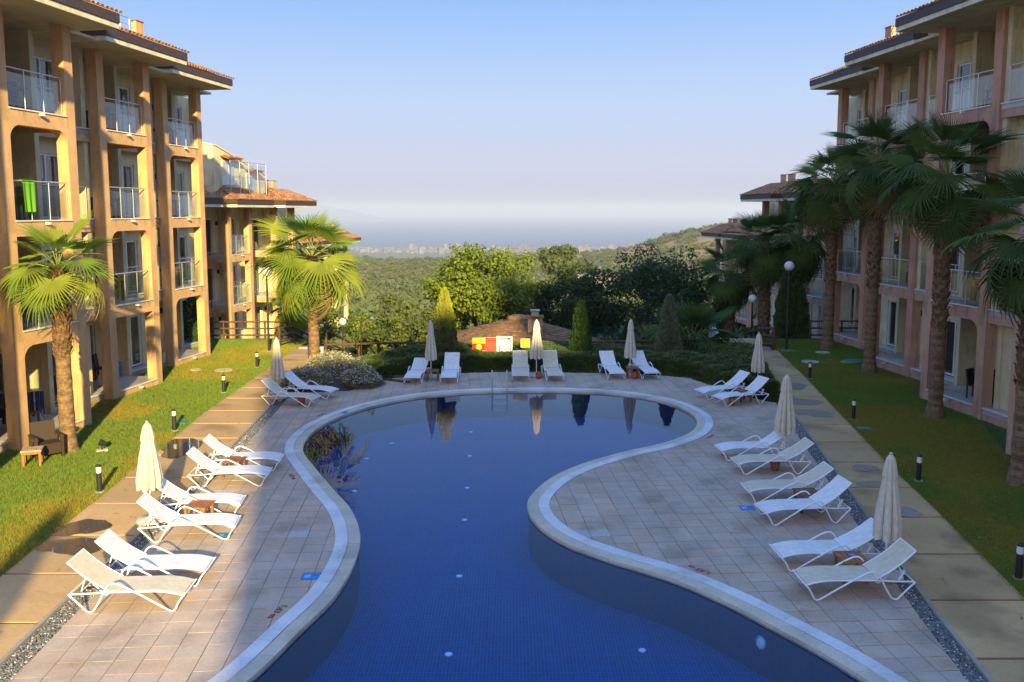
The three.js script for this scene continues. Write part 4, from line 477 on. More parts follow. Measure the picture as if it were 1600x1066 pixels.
function palm(label, p, h, o = {}) {
  const { r0 = .26, r1 = .2, n = 34, size = 1, seed = 1, tone = 'shade', dry = 3, boots = .55, lean = [0, 0], lowest = -62, stiff = 0 } = o; const r = rng(seed * 131 + 7), g = thing('palm_tree', label, 'palm tree', null, p, r() * 6);
  part(g, 'trunk', trunkGeo(h, r0, r1, seed), M.trunk);
  const bt = []; for (let i = 0; i < 150; i++) { const t = lerp(boots, .985, i / 150), a = i * 2.4, rad = lerp(r0, r1, t) * 1.0; const b = new THREE.BoxGeometry(r0 * .5, .18, .026); b.translate(0, .07, 0); b.rotateX(.20 + .35 * r()); b.rotateY(Math.PI / 2 - a + Math.PI * 0); b.translate(Math.cos(a) * rad, t * h - .05, Math.sin(a) * rad); bt.push(b); }
  part(g, 'leaf_stubs', bt, M.boot, { kind: 'stuff' });
  const top = V(lean[0], h, lean[1]); for (let i = 0; i < n; i++) {
    const t = (i + .5) / n, el = THREE.MathUtils.degToRad(lerp(80, lowest, Math.pow(t, .85)) + (r() - .5) * 14), az = i * 2.39996 + (r() - .5) * .5, k = t < .1 ? 4 : stiff ? (t < .5 ? 0 : t < .85 ? 1 : 2) : t < .32 ? 0 : t < .55 ? 1 : t < .8 ? 2 : 3, s = size * (.85 + .3 * r()) * (t < .1 ? .85 : 1);
    const f = new THREE.Group(); f.name = 'frond'; f.position.copy(top).add(V(0, -.32 * t, 0)); f.rotation.set(-el, az, 0, 'YXZ'); f.scale.setScalar(s);
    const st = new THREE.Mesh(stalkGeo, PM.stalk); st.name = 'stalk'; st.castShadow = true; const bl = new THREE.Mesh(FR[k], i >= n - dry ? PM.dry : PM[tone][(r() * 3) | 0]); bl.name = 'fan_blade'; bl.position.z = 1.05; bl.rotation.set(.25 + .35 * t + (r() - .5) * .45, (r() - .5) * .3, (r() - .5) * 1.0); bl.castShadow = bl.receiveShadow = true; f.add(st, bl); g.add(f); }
  return g;
}
palm('sunlit fan palm in front of the left building, its trunk bare below', [-12.66, 0, -24.05], 5.3, { r0: .225, r1: .165, n: 24, tone: 'sunny', seed: 3, dry: 1, boots: .52, size: .76, lowest: -26, stiff: 1 });
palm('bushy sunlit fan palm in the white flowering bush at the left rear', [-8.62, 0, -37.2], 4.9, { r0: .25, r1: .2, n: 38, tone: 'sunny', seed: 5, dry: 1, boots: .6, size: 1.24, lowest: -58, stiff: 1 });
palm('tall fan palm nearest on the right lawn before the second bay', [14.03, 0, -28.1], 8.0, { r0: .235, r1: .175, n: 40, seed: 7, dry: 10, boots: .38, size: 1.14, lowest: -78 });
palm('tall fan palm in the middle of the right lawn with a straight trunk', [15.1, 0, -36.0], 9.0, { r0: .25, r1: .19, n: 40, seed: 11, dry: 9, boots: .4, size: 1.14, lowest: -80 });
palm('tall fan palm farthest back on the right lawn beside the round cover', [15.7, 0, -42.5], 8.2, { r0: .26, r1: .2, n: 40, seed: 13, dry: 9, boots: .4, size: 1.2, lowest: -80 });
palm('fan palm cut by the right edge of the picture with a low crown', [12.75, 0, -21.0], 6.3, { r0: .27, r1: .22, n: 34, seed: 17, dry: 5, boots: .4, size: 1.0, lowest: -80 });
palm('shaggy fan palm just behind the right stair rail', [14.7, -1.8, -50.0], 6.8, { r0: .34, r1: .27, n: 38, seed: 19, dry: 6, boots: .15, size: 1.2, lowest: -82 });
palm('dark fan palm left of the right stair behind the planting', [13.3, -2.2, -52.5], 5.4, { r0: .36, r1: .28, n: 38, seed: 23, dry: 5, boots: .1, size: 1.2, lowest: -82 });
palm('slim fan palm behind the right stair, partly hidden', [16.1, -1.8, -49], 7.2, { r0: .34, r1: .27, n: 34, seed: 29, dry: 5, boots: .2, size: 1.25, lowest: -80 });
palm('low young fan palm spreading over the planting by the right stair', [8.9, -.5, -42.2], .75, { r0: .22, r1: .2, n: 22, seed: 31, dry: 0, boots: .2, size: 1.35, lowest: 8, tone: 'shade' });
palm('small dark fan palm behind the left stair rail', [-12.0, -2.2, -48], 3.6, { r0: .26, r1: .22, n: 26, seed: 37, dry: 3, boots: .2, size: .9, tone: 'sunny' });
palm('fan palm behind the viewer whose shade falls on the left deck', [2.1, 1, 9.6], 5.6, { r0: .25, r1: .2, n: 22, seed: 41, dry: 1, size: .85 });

// ---------------------------------------------------------------- broad-leaved trees
function tree(label, p, h, R, o = {}) {
  const { seed = 1, leaves = 9000, cols, leafS = .17, clumps = 46, squash = .8, trunkH = .35, name = 'tree', gap = .5 } = o, r = rng(seed * 71 + 3), g = thing(name, label, 'tree', null, p);
  const limbs = [], cl = []; const base = V(0, -.3, 0), fork = V((r() - .5) * .3, h * trunkH * .55, (r() - .5) * .3); limbs.push(rod(base, fork, R * .05 + .06, 8, R * .04 + .04));
  const cy = h * (trunkH + (1 - trunkH) * .5), ry = h * (1 - trunkH) * .54;
  for (let i = 0; i < clumps; i++) { const u = lerp(-.75, 1, r()), a = i * 2.39996 + r() * .6, s = Math.sqrt(1 - u * u), k = Math.pow(r(), .38) * (.82 + .3 * r()); cl.push({ c: V(Math.cos(a) * s * R * k, cy + u * ry * k, Math.sin(a) * s * R * k), s: R * (.20 + .16 * r()) }); }
  for (let i = 0; i < 7; i++) { const q = cl[(i * 5) % cl.length].c, mid = fork.clone().lerp(q, .5).add(V(0, h * .06, 0)); limbs.push(rod(fork, mid, R * .022 + .035, 6, R * .015 + .02), rod(mid, q, R * .015 + .02, 5, .015)); for (let m = 0; m < 5; m++) { const c2 = cl[(i * 7 + m * 11 + 3) % cl.length].c; if (mid.distanceTo(c2) < R * .95) limbs.push(rod(mid, c2, .03, 4, .01)); } }
  part(g, 'trunk', limbs, M.treeBark);
  const nC = cols.length, pos = cols.map(() => []); for (let i = 0; i < leaves; i++) { const k = (r() * cl.length) | 0, { c, s } = cl[k]; let d = V(r() - .5, r() - .5, r() - .5).normalize().multiplyScalar(s * Math.pow(r(), .45)); d.y *= squash; if (d.y < 0 && r() < gap) continue; const q = c.clone().add(d), out = d.clone().normalize().add(V(0, .25, 0)), t1 = V(r() - .5, (r() - .5) * .7 - .25, r() - .5).normalize(), n = out.lerp(V(r() - .5, r() - .5, r() - .5), .45).normalize(), t2 = t1.clone().cross(n).normalize(), L = leafS * (.65 + .7 * r()), Wd = L * .34;
      const A = q.clone(), B = q.clone().addScaledVector(t1, L * .5).addScaledVector(t2, Wd), D = q.clone().addScaledVector(t1, L), E = q.clone().addScaledVector(t1, L * .5).addScaledVector(t2, -Wd); const b = pos[(k * 7 + (r() < .3 ? 1 : 0)) % nC]; b.push(...A, ...B, ...D, ...A, ...D, ...E); }
  pos.forEach((q, i) => q.length && part(g, 'crown', soup(q), cols[i])); return g;
}
const LV = { lit: [leaf([.19, .245, .025]), leaf([.13, .18, .022]), leaf([.235, .275, .03])], dark: [leaf([.06, .095, .03], .35), leaf([.042, .072, .025], .35), leaf([.085, .125, .035], .35)], mid: [leaf([.12, .15, .03]), leaf([.09, .12, .03]), leaf([.16, .19, .04])], olive: [leaf([.15, .16, .09], .25), leaf([.20, .20, .12], .25), leaf([.11, .13, .06], .25)], lime: [leaf([.34, .33, .03], .4), leaf([.26, .28, .03], .4)] };  // lit and dark sets put sunlight and shade into the leaf colour
tree('broad sunlit green tree behind the domed roof, tallest of the middle', [-2.0, -3.3, -57], 7.5, 3.75, { seed: 2, leaves: 27000, cols: LV.lit, leafS: .21, clumps: 70, trunkH: .28 });
tree('dark spreading tree behind the domed roof, left of the darkest tree', [4.3, -3.3, -57.5], 6.4, 2.7, { seed: 5, leaves: 12000, cols: LV.dark, leafS: .2, clumps: 56, trunkH: .25 });
tree('darkest broad tree behind the right rear parasol', [9.2, -3.2, -56.5], 7.5, 3.7, { seed: 8, leaves: 15000, cols: LV.dark, leafS: .2, clumps: 66, trunkH: .25 });
tree('rounded sunlit bush-like tree left of the sun-tinted conifer', [-6.6, -3.0, -52], 4.3, 2.4, { seed: 11, leaves: 10000, cols: LV.mid, leafS: .2, clumps: 44, trunkH: .1 });
tree('low sunlit yellow-green tree beside the lower building', [-9.6, -3.6, -60], 3.6, 2.0, { seed: 14, leaves: 6500, cols: LV.lit, leafS: .2, clumps: 36, trunkH: .1 });
tree('silvery olive tree between the sunlit and the dark tree', [1.6, -3.8, -64], 5.4, 2.3, { seed: 17, leaves: 7000, cols: LV.olive, leafS: .2, clumps: 40, trunkH: .2 });
tree('silvery olive tree low behind the pointed cypress', [5.4, -3.8, -63], 4.6, 2.4, { seed: 20, leaves: 7000, cols: LV.olive, leafS: .2, clumps: 40, trunkH: .15 });
tree('olive tree glimpsed behind the darkest tree', [12.2, -3.9, -64], 5.2, 2.6, { seed: 23, leaves: 7000, cols: LV.olive, leafS: .2, clumps: 40, trunkH: .15 });
tree('dark leafy tree left of the young fan palm', [11.6, -2.6, -53.5], 4.6, 2.0, { seed: 26, leaves: 6500, cols: LV.dark, leafS: .22, clumps: 36, trunkH: .15 });
tree('sunlit low tree in the dip left of the notice boards', [-4.2, -3.6, -61], 3.6, 2.2, { seed: 29, leaves: 6500, cols: LV.mid, leafS: .2, clumps: 36, trunkH: .1 });
tree('lone dark pine-like tree on the ridge above the valley', [17.5, -27.5, -310], 22, 7.5, { seed: 32, leaves: 7000, cols: LV.mid, leafS: 1.0, clumps: 34, trunkH: .3 });
tree('round reflected tree hidden beyond the left stair', [-13.5, -3, -58], 4.5, 2.2, { seed: 35, leaves: 6000, cols: LV.mid, leafS: .2, clumps: 36, trunkH: .1 });

// ---------------------------------------------------------------- conifers
function conifer(label, p, h, R, cols, o = {}) {
  const { n = 9000, seed = 1, L = .13, tip = null, pw = .8, name = 'conifer' } = o, r = rng(seed * 37), g = thing(name, label, 'conifer', null, p); part(g, 'trunk', cyl(.03, .08, h * .8, 0, -.1, 0, 8), M.treeBark);
  const pos = cols.map(() => []), tp = []; for (let i = 0; i < n; i++) { const t = Math.pow(r(), .62), a = r() * 6.2832, y = h * (1 - t) , lump = .86 + .28 * vn(a * 2.2 + 30, y * 3.2, 64, seed) , prof = R * Math.pow(t, pw) * lump * (t > .93 ? 1 - (t - .93) * 5 : 1), rad = prof * Math.sqrt(lerp(.45, 1, r())), q = V(Math.cos(a) * rad, y, Math.sin(a) * rad), up = V(Math.cos(a) * .55 + (r() - .5) * .5, .8 + .3 * r(), Math.sin(a) * .55 + (r() - .5) * .5).normalize(), side = V(r() - .5, r() - .5, r() - .5).cross(up).normalize(), l = L * (.6 + .8 * r()), w = l * .27;
    const A = q, B = q.clone().addScaledVector(up, l * .5).addScaledVector(side, w), D = q.clone().addScaledVector(up, l), E = q.clone().addScaledVector(up, l * .5).addScaledVector(side, -w); const b = tip && y > h * tip[0] * (.9 + .2 * r()) ? tp : pos[(vn(a * 3 + 9, y * 5, 64, 5) + .25 * r() > .6 ? 1 : 0) % cols.length]; b.push(...A, ...B, ...D, ...A, ...D, ...E); }
  pos.forEach((q, i) => q.length && part(g, 'foliage', soup(q), cols[i])); if (tp.length) part(g, 'sun_tinted_tip', soup(tp), tip[1], { label: 'upper foliage with sunlight put into its yellow' });
}
const CO = { green: [leaf([.035, .075, .015], .2), leaf([.05, .10, .018], .2)], blue: [leaf([.15, .18, .10], .2), leaf([.20, .22, .12], .2)], mix: [leaf([.13, .16, .05], .2), leaf([.19, .21, .06], .2)], sunTint: leaf([.42, .42, .05], .35), sh: [leaf([.06, .10, .03], .2), leaf([.085, .13, .035], .2)] };  // yellow for the upper foliage is sunlight put into the leaf colour
conifer('yellow-green conifer with a sun-tinted pointed tip beside the leftmost rear parasol', [-3.0, -.1, -38.2], 3.45, .70, CO.mix, { n: 15000, seed: 3, tip: [.52, CO.sunTint], L: .12, pw: .62 });
conifer('dark green pointed cypress right of the middle parasol', [3.1, -.1, -38.6], 2.85, .52, CO.green, { n: 12000, seed: 5, pw: .55 });
conifer('grey-green cone conifer behind the rightmost rear loungers', [7.2, -.1, -39.3], 3.05, .66, CO.blue, { n: 12000, seed: 7, pw: .6 });
conifer('tall dense conifer behind the globe lamp on the right', [15.25, -.6, -46.9], 4.6, 1.02, CO.sh, { n: 15000, seed: 9, L: .17, pw: .5 });
conifer('dark column conifer inside the last left arcade', [-16.6, -.4, -43.5], 4.2, .8, CO.green, { n: 8000, seed: 11, pw: .4 });
conifer('lime conifer beside the lower building on the left', [-9.8, -3.6, -57.5], 3.0, .78, LV.lime, { n: 8000, seed: 13, pw: .6 });
conifer('small dark conifer low behind the planting right of the cypress', [6.0, -1.2, -44], 2.4, .5, CO.green, { n: 6000, seed: 15, pw: .5 });
conifer('slim cypress below the viewer whose shade crosses the left lawn', [-4.7, 0, 3.2], 7.4, .75, CO.green, { n: 9000, seed: 17, L: .2, pw: .5 });

// ---------------------------------------------------------------- planting bed, flowering bush
const bedTop = (x, z) => { const e = bedZ(x), d = e - z; const right = smooth(6.5, 10.5, x); let y = smooth(0, .9, d) * (.42 + .25 * (n2(x / 1.7, z / 1.7, 33) - .3) + .18 * (n2(x / .6, z / .6, 35) - .5)); y += right * smooth(1, 6, d) * .15; y -= smooth(4.5, 9, d) * (1 - right) * 1.2 + smooth(9.5, 13, d) * .8; return y; };
{
  const pos = []; const xs = []; for (let x = -8.6; x <= 11.6; x += .3) xs.push(x); const zz = []; for (let d = 0; d <= 16; d += .35) zz.push(d);
  const q = (x, d) => { const z = bedZ(x) - d, e = edge('R', z, 1) - .02, xx = Math.min(x, edge('R', z, 2) + (z < -30 ? -.4 : -.02)); return [xx, d === 0 ? .012 : bedTop(xx, z) - .10, z]; };
  for (let i = 0; i < xs.length - 1; i++) for (let k = 0; k < zz.length - 1; k++) { const A = q(xs[i], zz[k]), B = q(xs[i + 1], zz[k]), D = q(xs[i + 1], zz[k + 1]), E = q(xs[i], zz[k + 1]); pos.push(...A, ...B, ...D, ...A, ...D, ...E); }
  struct('planting_bed', soup(pos), M.soil);
  const r = rng(61), sp = []; for (let i = 0; i < 16; i++) { const a = i * 2.4, l = .10 + .10 * r(), b = V(Math.cos(a) * .05 * r(), 0, Math.sin(a) * .05 * r()), d = V(Math.cos(a) * (.4 + .5 * r()), .55 + .5 * r(), Math.sin(a) * (.4 + .5 * r())).normalize(), s = V(-Math.sin(a), .2, Math.cos(a)).normalize(), m = b.clone().addScaledVector(d, l * .55), e = b.clone().addScaledVector(d, l).add(V(0, -.02, 0)), w = .022; sp.push(...b, ...m.clone().addScaledVector(s, w), ...e, ...b, ...e, ...m.clone().addScaledVector(s, -w)); }
  const list = [], cs = []; for (let i = 0; i < 60000; i++) { const d = .02 + 10 * Math.pow(r(), 1.25), x = lerp(-6.6, 11.3, r()), z = bedZ(x) - d; if (x > edge('R', z, 2) - (z < -30 ? .25 : .05)) continue; if (x < -5.4 && d < 2.6) continue; list.push(place(x, bedTop(x, z) - .10 + .03 * r(), z, (r() - .5) * .5, r() * 6.3, (r() - .5) * .5, .75 + .8 * r())); const t = n2(x / 1.3, z / 1.3, 37), k = .7 + .6 * r(); cs.push(C(lerp(.05, .12, t) * k, lerp(.095, .155, t) * k, .022 * k)); }
  instanced('ground_cover', soup(sp), phy([1, 1, 1], { roughness: .6, side: THREE.DoubleSide, transmission: .25, thickness: 0 }), list, 'low dark green evergreen ground cover behind the rear loungers', cs);
  struct('timber_edge', [box(1.9, .08, .1, -4.9, .05, -34.3, -.55), box(1.3, .08, .1, -5.0, .06, -34.9, .15)], M.log);
}
function flowerBush(label, x, z, R, h, seed) {
  const r = rng(seed), g = thing('flowering_bush', label, 'flowering bush', null, [x, 0, z]), lf = [], bl = [], core = [];
  const s = new THREE.SphereGeometry(1, 20, 10, 0, 6.3, 0, 1.57), p = s.attributes.position; for (let i = 0; i < p.count; i++) { const a = Math.atan2(p.getZ(i), p.getX(i)), k = .80 * (.85 + .3 * vn(a * 2 + 9, p.getY(i) * 3, 64, seed)); p.setXYZ(i, p.getX(i) * R * k, p.getY(i) * h * k, p.getZ(i) * R * k); } part(g, 'twigs', s, mat([.09, .085, .05]));
  for (let i = 0; i < 5200; i++) { const u = r(), a = r() * 6.2832, sn = Math.sqrt(1 - u * u), k = (.85 + .3 * vn(a * 2 + 9, u * 3, 64, seed)) * (.82 + .22 * r()), q = V(Math.cos(a) * sn * R * k, u * h * k + .03, Math.sin(a) * sn * R * k), up = q.clone().normalize().add(V(r() - .5, .4 * r(), r() - .5)).normalize(), sd = V(r() - .5, r() - .5, r() - .5).cross(up).normalize(), l = .05 + .08 * r(), w = l * .16; const m = q.clone().addScaledVector(up, l * .5), e = q.clone().addScaledVector(up, l); lf.push(...q, ...m.clone().addScaledVector(sd, w), ...e, ...q, ...e, ...m.clone().addScaledVector(sd, -w));
    if (r() < .15 && u > .25) { for (let t = 0; t < 3; t++) { const c = e.clone().add(V((r() - .5) * .06, r() * .04, (r() - .5) * .06)), d1 = V(r() - .5, r() - .5, r() - .5).normalize(), d2 = V(r() - .5, r() - .5, r() - .5).cross(d1).normalize(), z2 = .016 + .012 * r(); bl.push(...c.clone().addScaledVector(d1, z2), ...c.clone().addScaledVector(d2, z2), ...c.clone().addScaledVector(d1, -z2), ...c.clone().addScaledVector(d1, z2), ...c.clone().addScaledVector(d1, -z2), ...c.clone().addScaledVector(d2, -z2)); } } }
  part(g, 'leaves', soup(lf), leaf([.25, .24, .11], .25)); part(g, 'blossoms', soup(bl), leaf([.62, .60, .54], .3));
}
flowerBush('white flowering bush nearest to the grey-beige lounger', -7.95, -33.1, 1.0, .62, 3); flowerBush('large white flowering bush at the foot of the bushy palm', -6.9, -34.2, 1.25, .85, 5); flowerBush('white flowering bush at the right end by the deck edge', -5.9, -33.3, .8, .62, 7); flowerBush('white flowering bush behind the palm trunk', -7.6, -35.8, 1.1, .8, 9);

// ---------------------------------------------------------------- rail fences, stairs, domed roof
function fence(label, pts, hs, postH, o = {}) { const g = thing('rail_fence', label, 'fence', null, [0, 0, 0]), r = rng(pts.length * 17 + 3), rd = o.r || .045; for (let i = 0; i < pts.length; i++) { const [x, y, z] = pts[i]; part(g, 'post', rod(V(x, y - .3, z), V(x + .02 * r(), y + postH, z), rd * 1.15, 8), M.log); if (i) { const [a, b, c] = pts[i - 1]; for (const h of hs) part(g, 'rail', rod(V(a, b + h + .02 * r(), c + rd * 1.2), V(x, y + h + .02 * r(), z + rd * 1.2), rd, 8), M.log); } } }
fence('sunlit timber rail fence at the end of the left lawn', [[-19.6, 0, -45.5], [-17.6, 0, -45.6], [-15.4, 0, -45.7], [-13.2, 0, -45.7], [-11.95, 0, -45.7]], [.22, .58, .93], 1.0);
fence('timber handrail going down the left stair', [[-11.6, 0, -42.6], [-11.3, -.1, -44.2], [-10.9, -1.5, -48.4]], [.35, .68, 1.0], 1.05, { r: .06 });
fence('dark timber handrail on the right side of the left stair', [[-9.4, -.1, -43.2], [-9.1, -1.0, -46.2], [-8.8, -1.9, -49]], [.35, .95], 1.0, { r: .06 });
fence('long log rail behind the planting and the notice boards', [[-9.2, -.75, -42.1], [-6.6, -.7, -42.2], [-4, -.65, -42.2], [-1.4, -.65, -42.3], [1.2, -.65, -42.3], [3.8, -.65, -42.3], [6.4, -.6, -42.3], [8.6, -.55, -42.2], [10.6, -.5, -42.0]], [.32, 1.02], 1.06, { r: .055 });
fence('grey timber handrail along the right stair', [[13.05, 0, -42.6], [13.1, -.35, -45.2], [13.2, -1.1, -48.5]], [.2, .62, 1.0], 1.06, { r: .065 });
fence('timber rail fence at the end of the right lawn', [[15.9, 0, -45.7], [17.6, 0, -45.7], [19.6, 0, -45.7], [22, 0, -45.7]], [.22, .6, .97], 1.02);
for (const [x0, w, l, dx] of [[-10.3, 1.6, 'left', 0], [12.2, 1.5, 'right', 0]]) { const g = new THREE.Group(); g.name = num('stair'); g.userData.kind = 'structure'; scene.add(g); for (let i = 0; i < 14; i++) part(g, 'step', box(w, .5, .42, x0 + .03 * i, -.25 - i * .15, -42.9 - i * .4 - (l === 'left' ? .3 : 0)), M.pale); part(g, 'side_wall', box(.25, 1.4, 6, x0 - w / 2 - .2, -1.1, -45.6, 0, .33), M.pale); }
{ const g = thing('domed_pavilion', 'low round pavilion with a brown shingle roof and a chimney beyond the planting', 'pavilion', null, [.35, 0, -50.4]);
  const R = 5.6, y0 = -1.15, y1 = .52, sh = [[], [], []], r = rng(71), rows = 20; for (let j = 0; j < rows; j++) { const t0 = j / rows, ra = lerp(R, .35, t0), ya = lerp(y0, y1, Math.pow(t0, .82)), rb = lerp(R, .35, (j + 1.5) / rows), yb = lerp(y0, y1, Math.pow(Math.min(1, (j + 1.5) / rows), .82)), n = Math.max(10, Math.round(ra * 6.28 / .3)); for (let i = 0; i < n; i++) { const a0 = (i + (j % 2) * .5) / n * 6.2832, a1 = a0 + 6.2832 / n * .96, lift = .02 + .035 * r(), P3 = (a, q, y) => [Math.cos(a) * q, y, Math.sin(a) * q]; const A = P3(a0, ra, ya + lift), B = P3(a1, ra, ya + lift), D = P3(a1, rb, yb), E = P3(a0, rb, yb), F = P3(a0, ra, ya - .03), G2 = P3(a1, ra, ya - .03); sh[(r() * 3) | 0].push(...A, ...D, ...B, ...A, ...E, ...D, ...F, ...A, ...B, ...F, ...B, ...G2); } }
  [[.50, .29, .11], [.58, .35, .14], [.43, .24, .10]].forEach((c, i) => part(g, 'shingles', soup(sh[i]), mat(c, { map: T.thatch, roughness: .9, side: THREE.DoubleSide }), { kind: 'stuff' }));
  part(g, 'wall', cyl(5.0, 5.0, 2.6, 0, y0 - 2.6, 0, 32), M.cream); part(g, 'roof_deck', new THREE.ConeGeometry(R - .05, y1 - y0 - .06, 36, 1).translate(0, (y0 + y1) / 2 - .05, 0), M.teakD);
  const ch = part(g, 'chimney', box(.8, 1.5, .7, .95, .1, 1.9), M.peachR); part(ch, 'chimney_cap', box(.98, .1, .88, .95, .88, 1.9), M.tileA); part(ch, 'flue', [box(.4, .28, .35, .95, 1.07, 1.9), box(.55, .06, .5, .95, 1.24, 1.9)], M.stoneBase); part(g, 'ridge_cap', new THREE.SphereGeometry(.55, 14, 8).scale(1.2, .45, 1).translate(0, y1 + .02, 0), M.tileB); }

// ---------------------------------------------------------------- terrace furniture
function makeChair(m) { const g = new THREE.Group(); part(g, 'seat', box(.46, .06, .46, 0, .45, 0), m); part(g, 'backrest', box(.46, .52, .05, 0, .74, -.22, 0, -.14), m); for (const x of [-1, 1]) for (const z of [-1, 1]) part(g, 'leg', box(.045, .45, .045, x * .2, .225, z * .2), m); return g; }
function makeDining(m) { const g = new THREE.Group(); part(g, 'tabletop', box(1.25, .05, .8, 0, .73, 0), m); for (const x of [-1, 1]) for (const z of [-1, 1]) part(g, 'leg', box(.07, .71, .07, x * .55, .355, z * .33), m); return g; }
const CH = [makeChair(M.rattan), makeChair(M.rattanL)], DT = makeDining(M.rattan);
const inFrame = (bl, out, y, s) => { bl.updateMatrixWorld(true); return V(out, y, -s).applyMatrix4(bl.matrixWorld); };
function chairAt(bl, m, k, sO, out, y, s, turn, l) { const p = inFrame(bl, m * (out + k * sO[0]), y, s + k * sO[1]), g = CH[l.includes('light') ? 1 : 0].clone(); g.name = num('dining_chair'); g.position.copy(p); g.rotation.y = bl.rotation.y + turn; tag(g, l, 'chair', 'rattan dining chairs on the terraces'); scene.add(g); }
function tableAt(bl, m, k, sO, out, y, s, turn, l) { const p = inFrame(bl, m * (out + k * sO[0]), y, s + k * sO[1]), g = DT.clone(); g.name = num('dining_table'); g.position.copy(p); g.rotation.y = bl.rotation.y + turn; tag(g, l, 'table', 'rattan dining tables on the terraces'); scene.add(g); }
const SL = [-1.48, 6.52], SR = [-1.83, 7.1];
chairAt(blockL, 1, 0, SL, -.75, .262, .95, 2.6, 'light rattan chair with its back to the lawn in the first left arcade'); chairAt(blockL, 1, 0, SL, -.95, .262, 1.55, 2.9, 'rattan chair beside the light one in the first left arcade'); tableAt(blockL, 1, 0, SL, -1.7, .262, 1.3, 1.57, 'rattan table inside the first left arcade');
chairAt(blockL, 1, 0, SL, -2.2, .262, 4.3, .6, 'tall dark chair in the recess between the first and second left bay'); chairAt(blockL, 1, 1, SL, -.85, .262, .95, -.4, 'rattan chair behind the front column of the second left bay'); tableAt(blockL, 1, 0, SL, -2.35, .262, 5.1, 0, 'dark table in the recess between the first and second left bay'); chairAt(blockL, 1, 1, SL, -2.0, .262, 2.3, 1.9, 'dark chair at the back of the second left arcade');
chairAt(blockL, 1, 0, SL, -.9, 6.545, .95, .7, 'rattan chair under the green towel on the first left bay'); chairAt(blockL, 1, 0, SL, -1.0, 3.405, 1.0, .7, 'rattan chair behind the glass of the first left bay, one floor up'); tableAt(blockL, 1, 0, SL, -1.3, 9.685, 1.4, 1.57, 'rattan table on the top balcony of the first left bay'); chairAt(blockL, 1, 1, SL, -.9, 9.685, 1.2, .7, 'rattan chair on the top balcony of the second left bay'); chairAt(blockL, 1, 1, SL, -1.2, 3.405, 1.0, .5, 'rattan chair behind the glass of the second left bay, one floor up');
chairAt(blockR, -1, 0, SR, -.75, .425, 1.35, .5, 'dark rattan chair facing out in the arcade behind the nearest right palm'); chairAt(blockR, -1, 0, SR, -.7, .425, .72, 2.4, 'dark rattan chair next to the column in the arcade behind the nearest right palm'); tableAt(blockR, -1, 0, SR, -1.9, .425, 2.0, 1.57, 'rattan table in the arcade behind the nearest right palm'); chairAt(blockR, -1, 0, SR, -2.1, .425, .9, 3.0, 'dark chair at the back of the arcade behind the nearest right palm'); tableAt(blockR, -1, -1, SR, -2.4, .425, 5.0, .4, 'dark rattan table in the recess at the right edge'); chairAt(blockR, -1, -1, SR, -1.2, 10.17, 4.6, .4, 'rattan chair on the top balcony at the right edge');
chairAt(blockL2, 1, 0, [.15, 6.4], -.9, 1.06, -1.2, .9, 'light rattan chair on the lower balcony of the second left building'); chairAt(blockL2, 1, 0, [.15, 6.4], -1.0, 4.16, -1.0, .9, 'light rattan chair on the upper balcony of the second left building');
for (const [bl, m, sO, nm, b0, fl, col] of [[blockL, 1, SL, 'left', ['first', 'second', 'third'], [3.405, 6.545, 9.685], 0], [blockR, -1, SR, 'right', ['first', 'second', 'third'], [3.675, 6.925, 10.175], 0]]) for (let k = 0; k < 3; k++) for (let f = 0; f < 3; f++) { const wd = ['first', 'second', 'top'][f]; tableAt(bl, m, k, sO, -1.35, fl[f], 1.75, 1.2, `rattan table on the ${wd} floor balcony of the ${b0[k]} ${nm} bay`); chairAt(bl, m, k, sO, -1.5, fl[f], 2.45, 3.4 + .3 * k, `rattan chair at the table on the ${wd} floor of the ${b0[k]} ${nm} bay`); }
function cloth(name, label, cat, p, w, h, turn, m, seed) { const g = thing(name, label, cat, null, p, turn), pos = [], n = 16, at = (i, j) => { const u = i / n, v = j / 10; return [(u - .5) * w * (1 - .12 * v), -v * h, .03 * Math.sin(u * 14 + seed) * (.3 + v) + (v < .05 ? -.03 : .03)]; }; for (let i = 0; i < n; i++) for (let j = 0; j < 10; j++) { const A = at(i, j), B = at(i + 1, j), D = at(i + 1, j + 1), E = at(i, j + 1); pos.push(...A, ...E, ...D, ...A, ...D, ...B); } part(g, 'cloth', soup(pos), m); part(g, 'fold', box(w, .03, .09, 0, .0, -.02), m); }
{ const p = inFrame(blockL, -.05, 7.68, 1.02); cloth('towel', 'bright green and yellow towel hanging over a railing of the first left bay', 'towel', [p.x, p.y, p.z], .5, .9, blockL.rotation.y + Math.PI / 2, phy([.18, .42, .03], { map: tex(128, (u, v) => ((u * 5) % 1 < .35 ? [1, .9, .3] : [.75, 1, .4]), true, .6), transmission: .2, thickness: 0, side: THREE.DoubleSide, roughness: .95 }), 1);
  const q = inFrame(blockL, SL[0] - .62, 1.15, SL[1] + 1.3); cloth('towel', 'blue and yellow towel hanging on a chair of the second left arcade', 'towel', [q.x, q.y, q.z], .3, .55, blockL.rotation.y + 1.2, phy([.10, .32, .55], { map: tex(64, (u, v) => ((v * 3) % 1 < .4 ? [1, 1, .2] : [.4, .7, 1]), true, .4), side: THREE.DoubleSide }), 2);
  const t = inFrame(blockR, .08 + 1.83 - 0, 11.2, -7.1 + 5.0); cloth('towel', 'pink towel behind the glass at the top right corner', 'towel', [t.x + .9, t.y, t.z], .5, .6, blockR.rotation.y + 1.57, mat([.55, .05, .12], { side: THREE.DoubleSide }), 3); }
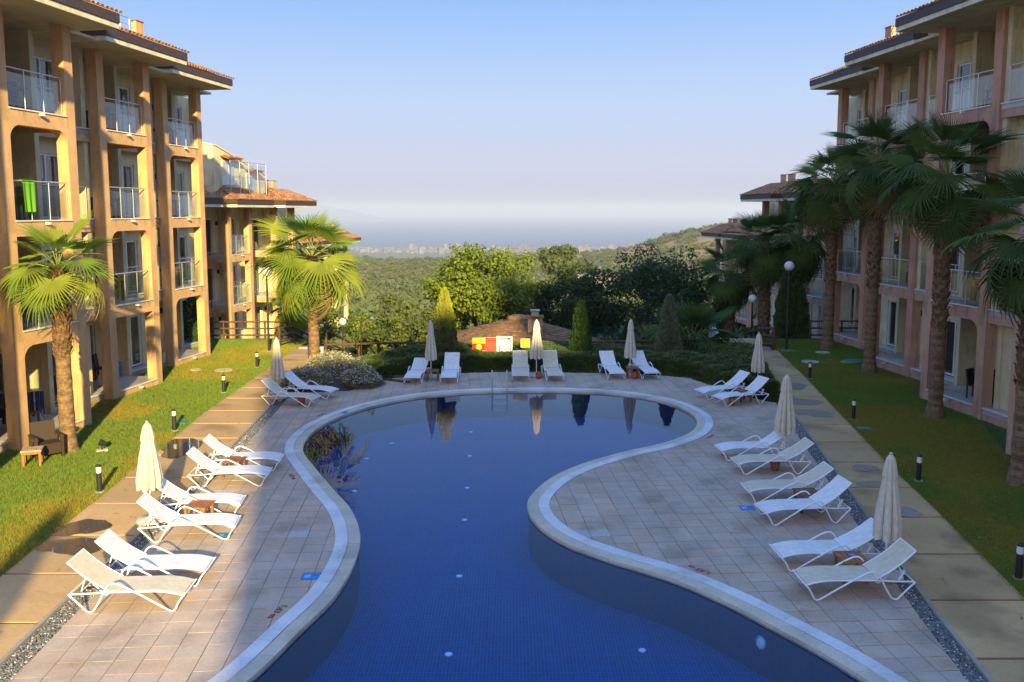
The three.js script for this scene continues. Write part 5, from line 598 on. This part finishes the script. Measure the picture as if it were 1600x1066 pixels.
{ const p = inFrame(blockL, -1.9, .262, 2.2), g = thing('drying_rack', 'clothes drying rack hung with dark blue clothes in the first left arcade', 'drying rack', null, [p.x, p.y, p.z], blockL.rotation.y + .5); part(g, 'frame', [rod(V(-.8, 0, -.25), V(-.4, .95, .2), .012), rod(V(.8, 0, -.25), V(.4, .95, .2), .012), rod(V(-.8, 0, .3), V(-.4, .95, -.2), .012), rod(V(.8, 0, .3), V(.4, .95, -.2), .012), rod(V(-.9, .95, .2), V(.9, .95, .2), .012), rod(V(-.9, .95, -.2), V(.9, .95, -.2), .012)], M.steel); const cm = [mat([.015, .02, .06], { side: THREE.DoubleSide }), mat([.02, .03, .10], { side: THREE.DoubleSide }), mat([.03, .05, .18], { side: THREE.DoubleSide })]; for (let i = 0; i < 6; i++) { const pos = [], x0 = -.85 + i * .29; for (let k = 0; k < 6; k++) { const a = x0 + k * .042, b = a + .042, z = .2 + .02 * Math.sin(k * 2 + i), h = .55 + .25 * rnd(); pos.push(a, .95, z, b, .95, z + .01, b, .95 - h, z + .04, a, .95, z, b, .95 - h, z + .04, a, .95 - h, z + .03); } part(g, 'garment', soup(pos), cm[i % 3]); } }
{ // wicker armchair and stool on the left lawn
  const g = thing('wicker_armchair', 'black wicker armchair on the grass against the left palm trunk', 'armchair', null, [-12.95, 0, -23.45], .75), w = M.rattan; part(g, 'seat', box(.58, .1, .56, 0, .38, .02), w); part(g, 'backrest', box(.62, .56, .08, 0, .68, -.30, 0, -.16), w); for (const s of [-1, 1]) { part(g, 'armrest', [box(.09, .05, .62, s * .33, .62, 0), box(.07, .6, .09, s * .33, .3, .27), box(.07, .62, .09, s * .33, .31, -.27), box(.05, .26, .48, s * .33, .22, 0)], w); } part(g, 'apron', box(.58, .2, .05, 0, .24, .28), w);
  const t = thing('stool', 'low orange wooden stool with a pale top on the sunlit left lawn', 'stool', null, [-12.9, 0, -22.65], .35); part(t, 'top', box(.5, .05, .46, 0, .44, 0), mat([.62, .45, .30], { map: T.wood })); part(t, 'apron', [box(.44, .07, .03, 0, .38, .19), box(.44, .07, .03, 0, .38, -.19), box(.03, .07, .34, .2, .38, 0), box(.03, .07, .34, -.2, .38, 0)], M.teak); for (const x of [-1, 1]) for (const z of [-1, 1]) part(t, 'leg', box(.06, .415, .06, x * .2, .2075, z * .18), M.teak); }
// ---------------------------------------------------------------- fallen leaves
{ const r = rng(91), list = [], cs = []; for (let i = 0; i < 420; i++) { const L = r() < .5, z = -lerp(11, 40, r()), e = edge(L ? 'L' : 'R', z, 1), x = r() < .75 ? e + (L ? -1 : 1) * r() * 4 : e + (L ? 1 : -1) * r() * 2.2; list.push(place(x, .05 + .01 * r(), z, (r() - .5) * .5, r() * 6.3, (r() - .5) * .5, .7 + .8 * r())); const k = .6 + .6 * r(); cs.push(C(.34 * k, .20 * k, .07 * k)); }
  instanced('fallen_leaves', soup([-.035, 0, 0, 0, .006, .018, .04, .004, 0, -.035, 0, 0, .04, .004, 0, 0, .006, -.018]), mat([1, 1, 1], { side: THREE.DoubleSide }), list, 'small dry leaves scattered on lawns and paths', cs); }
renderer.render(scene, camera);
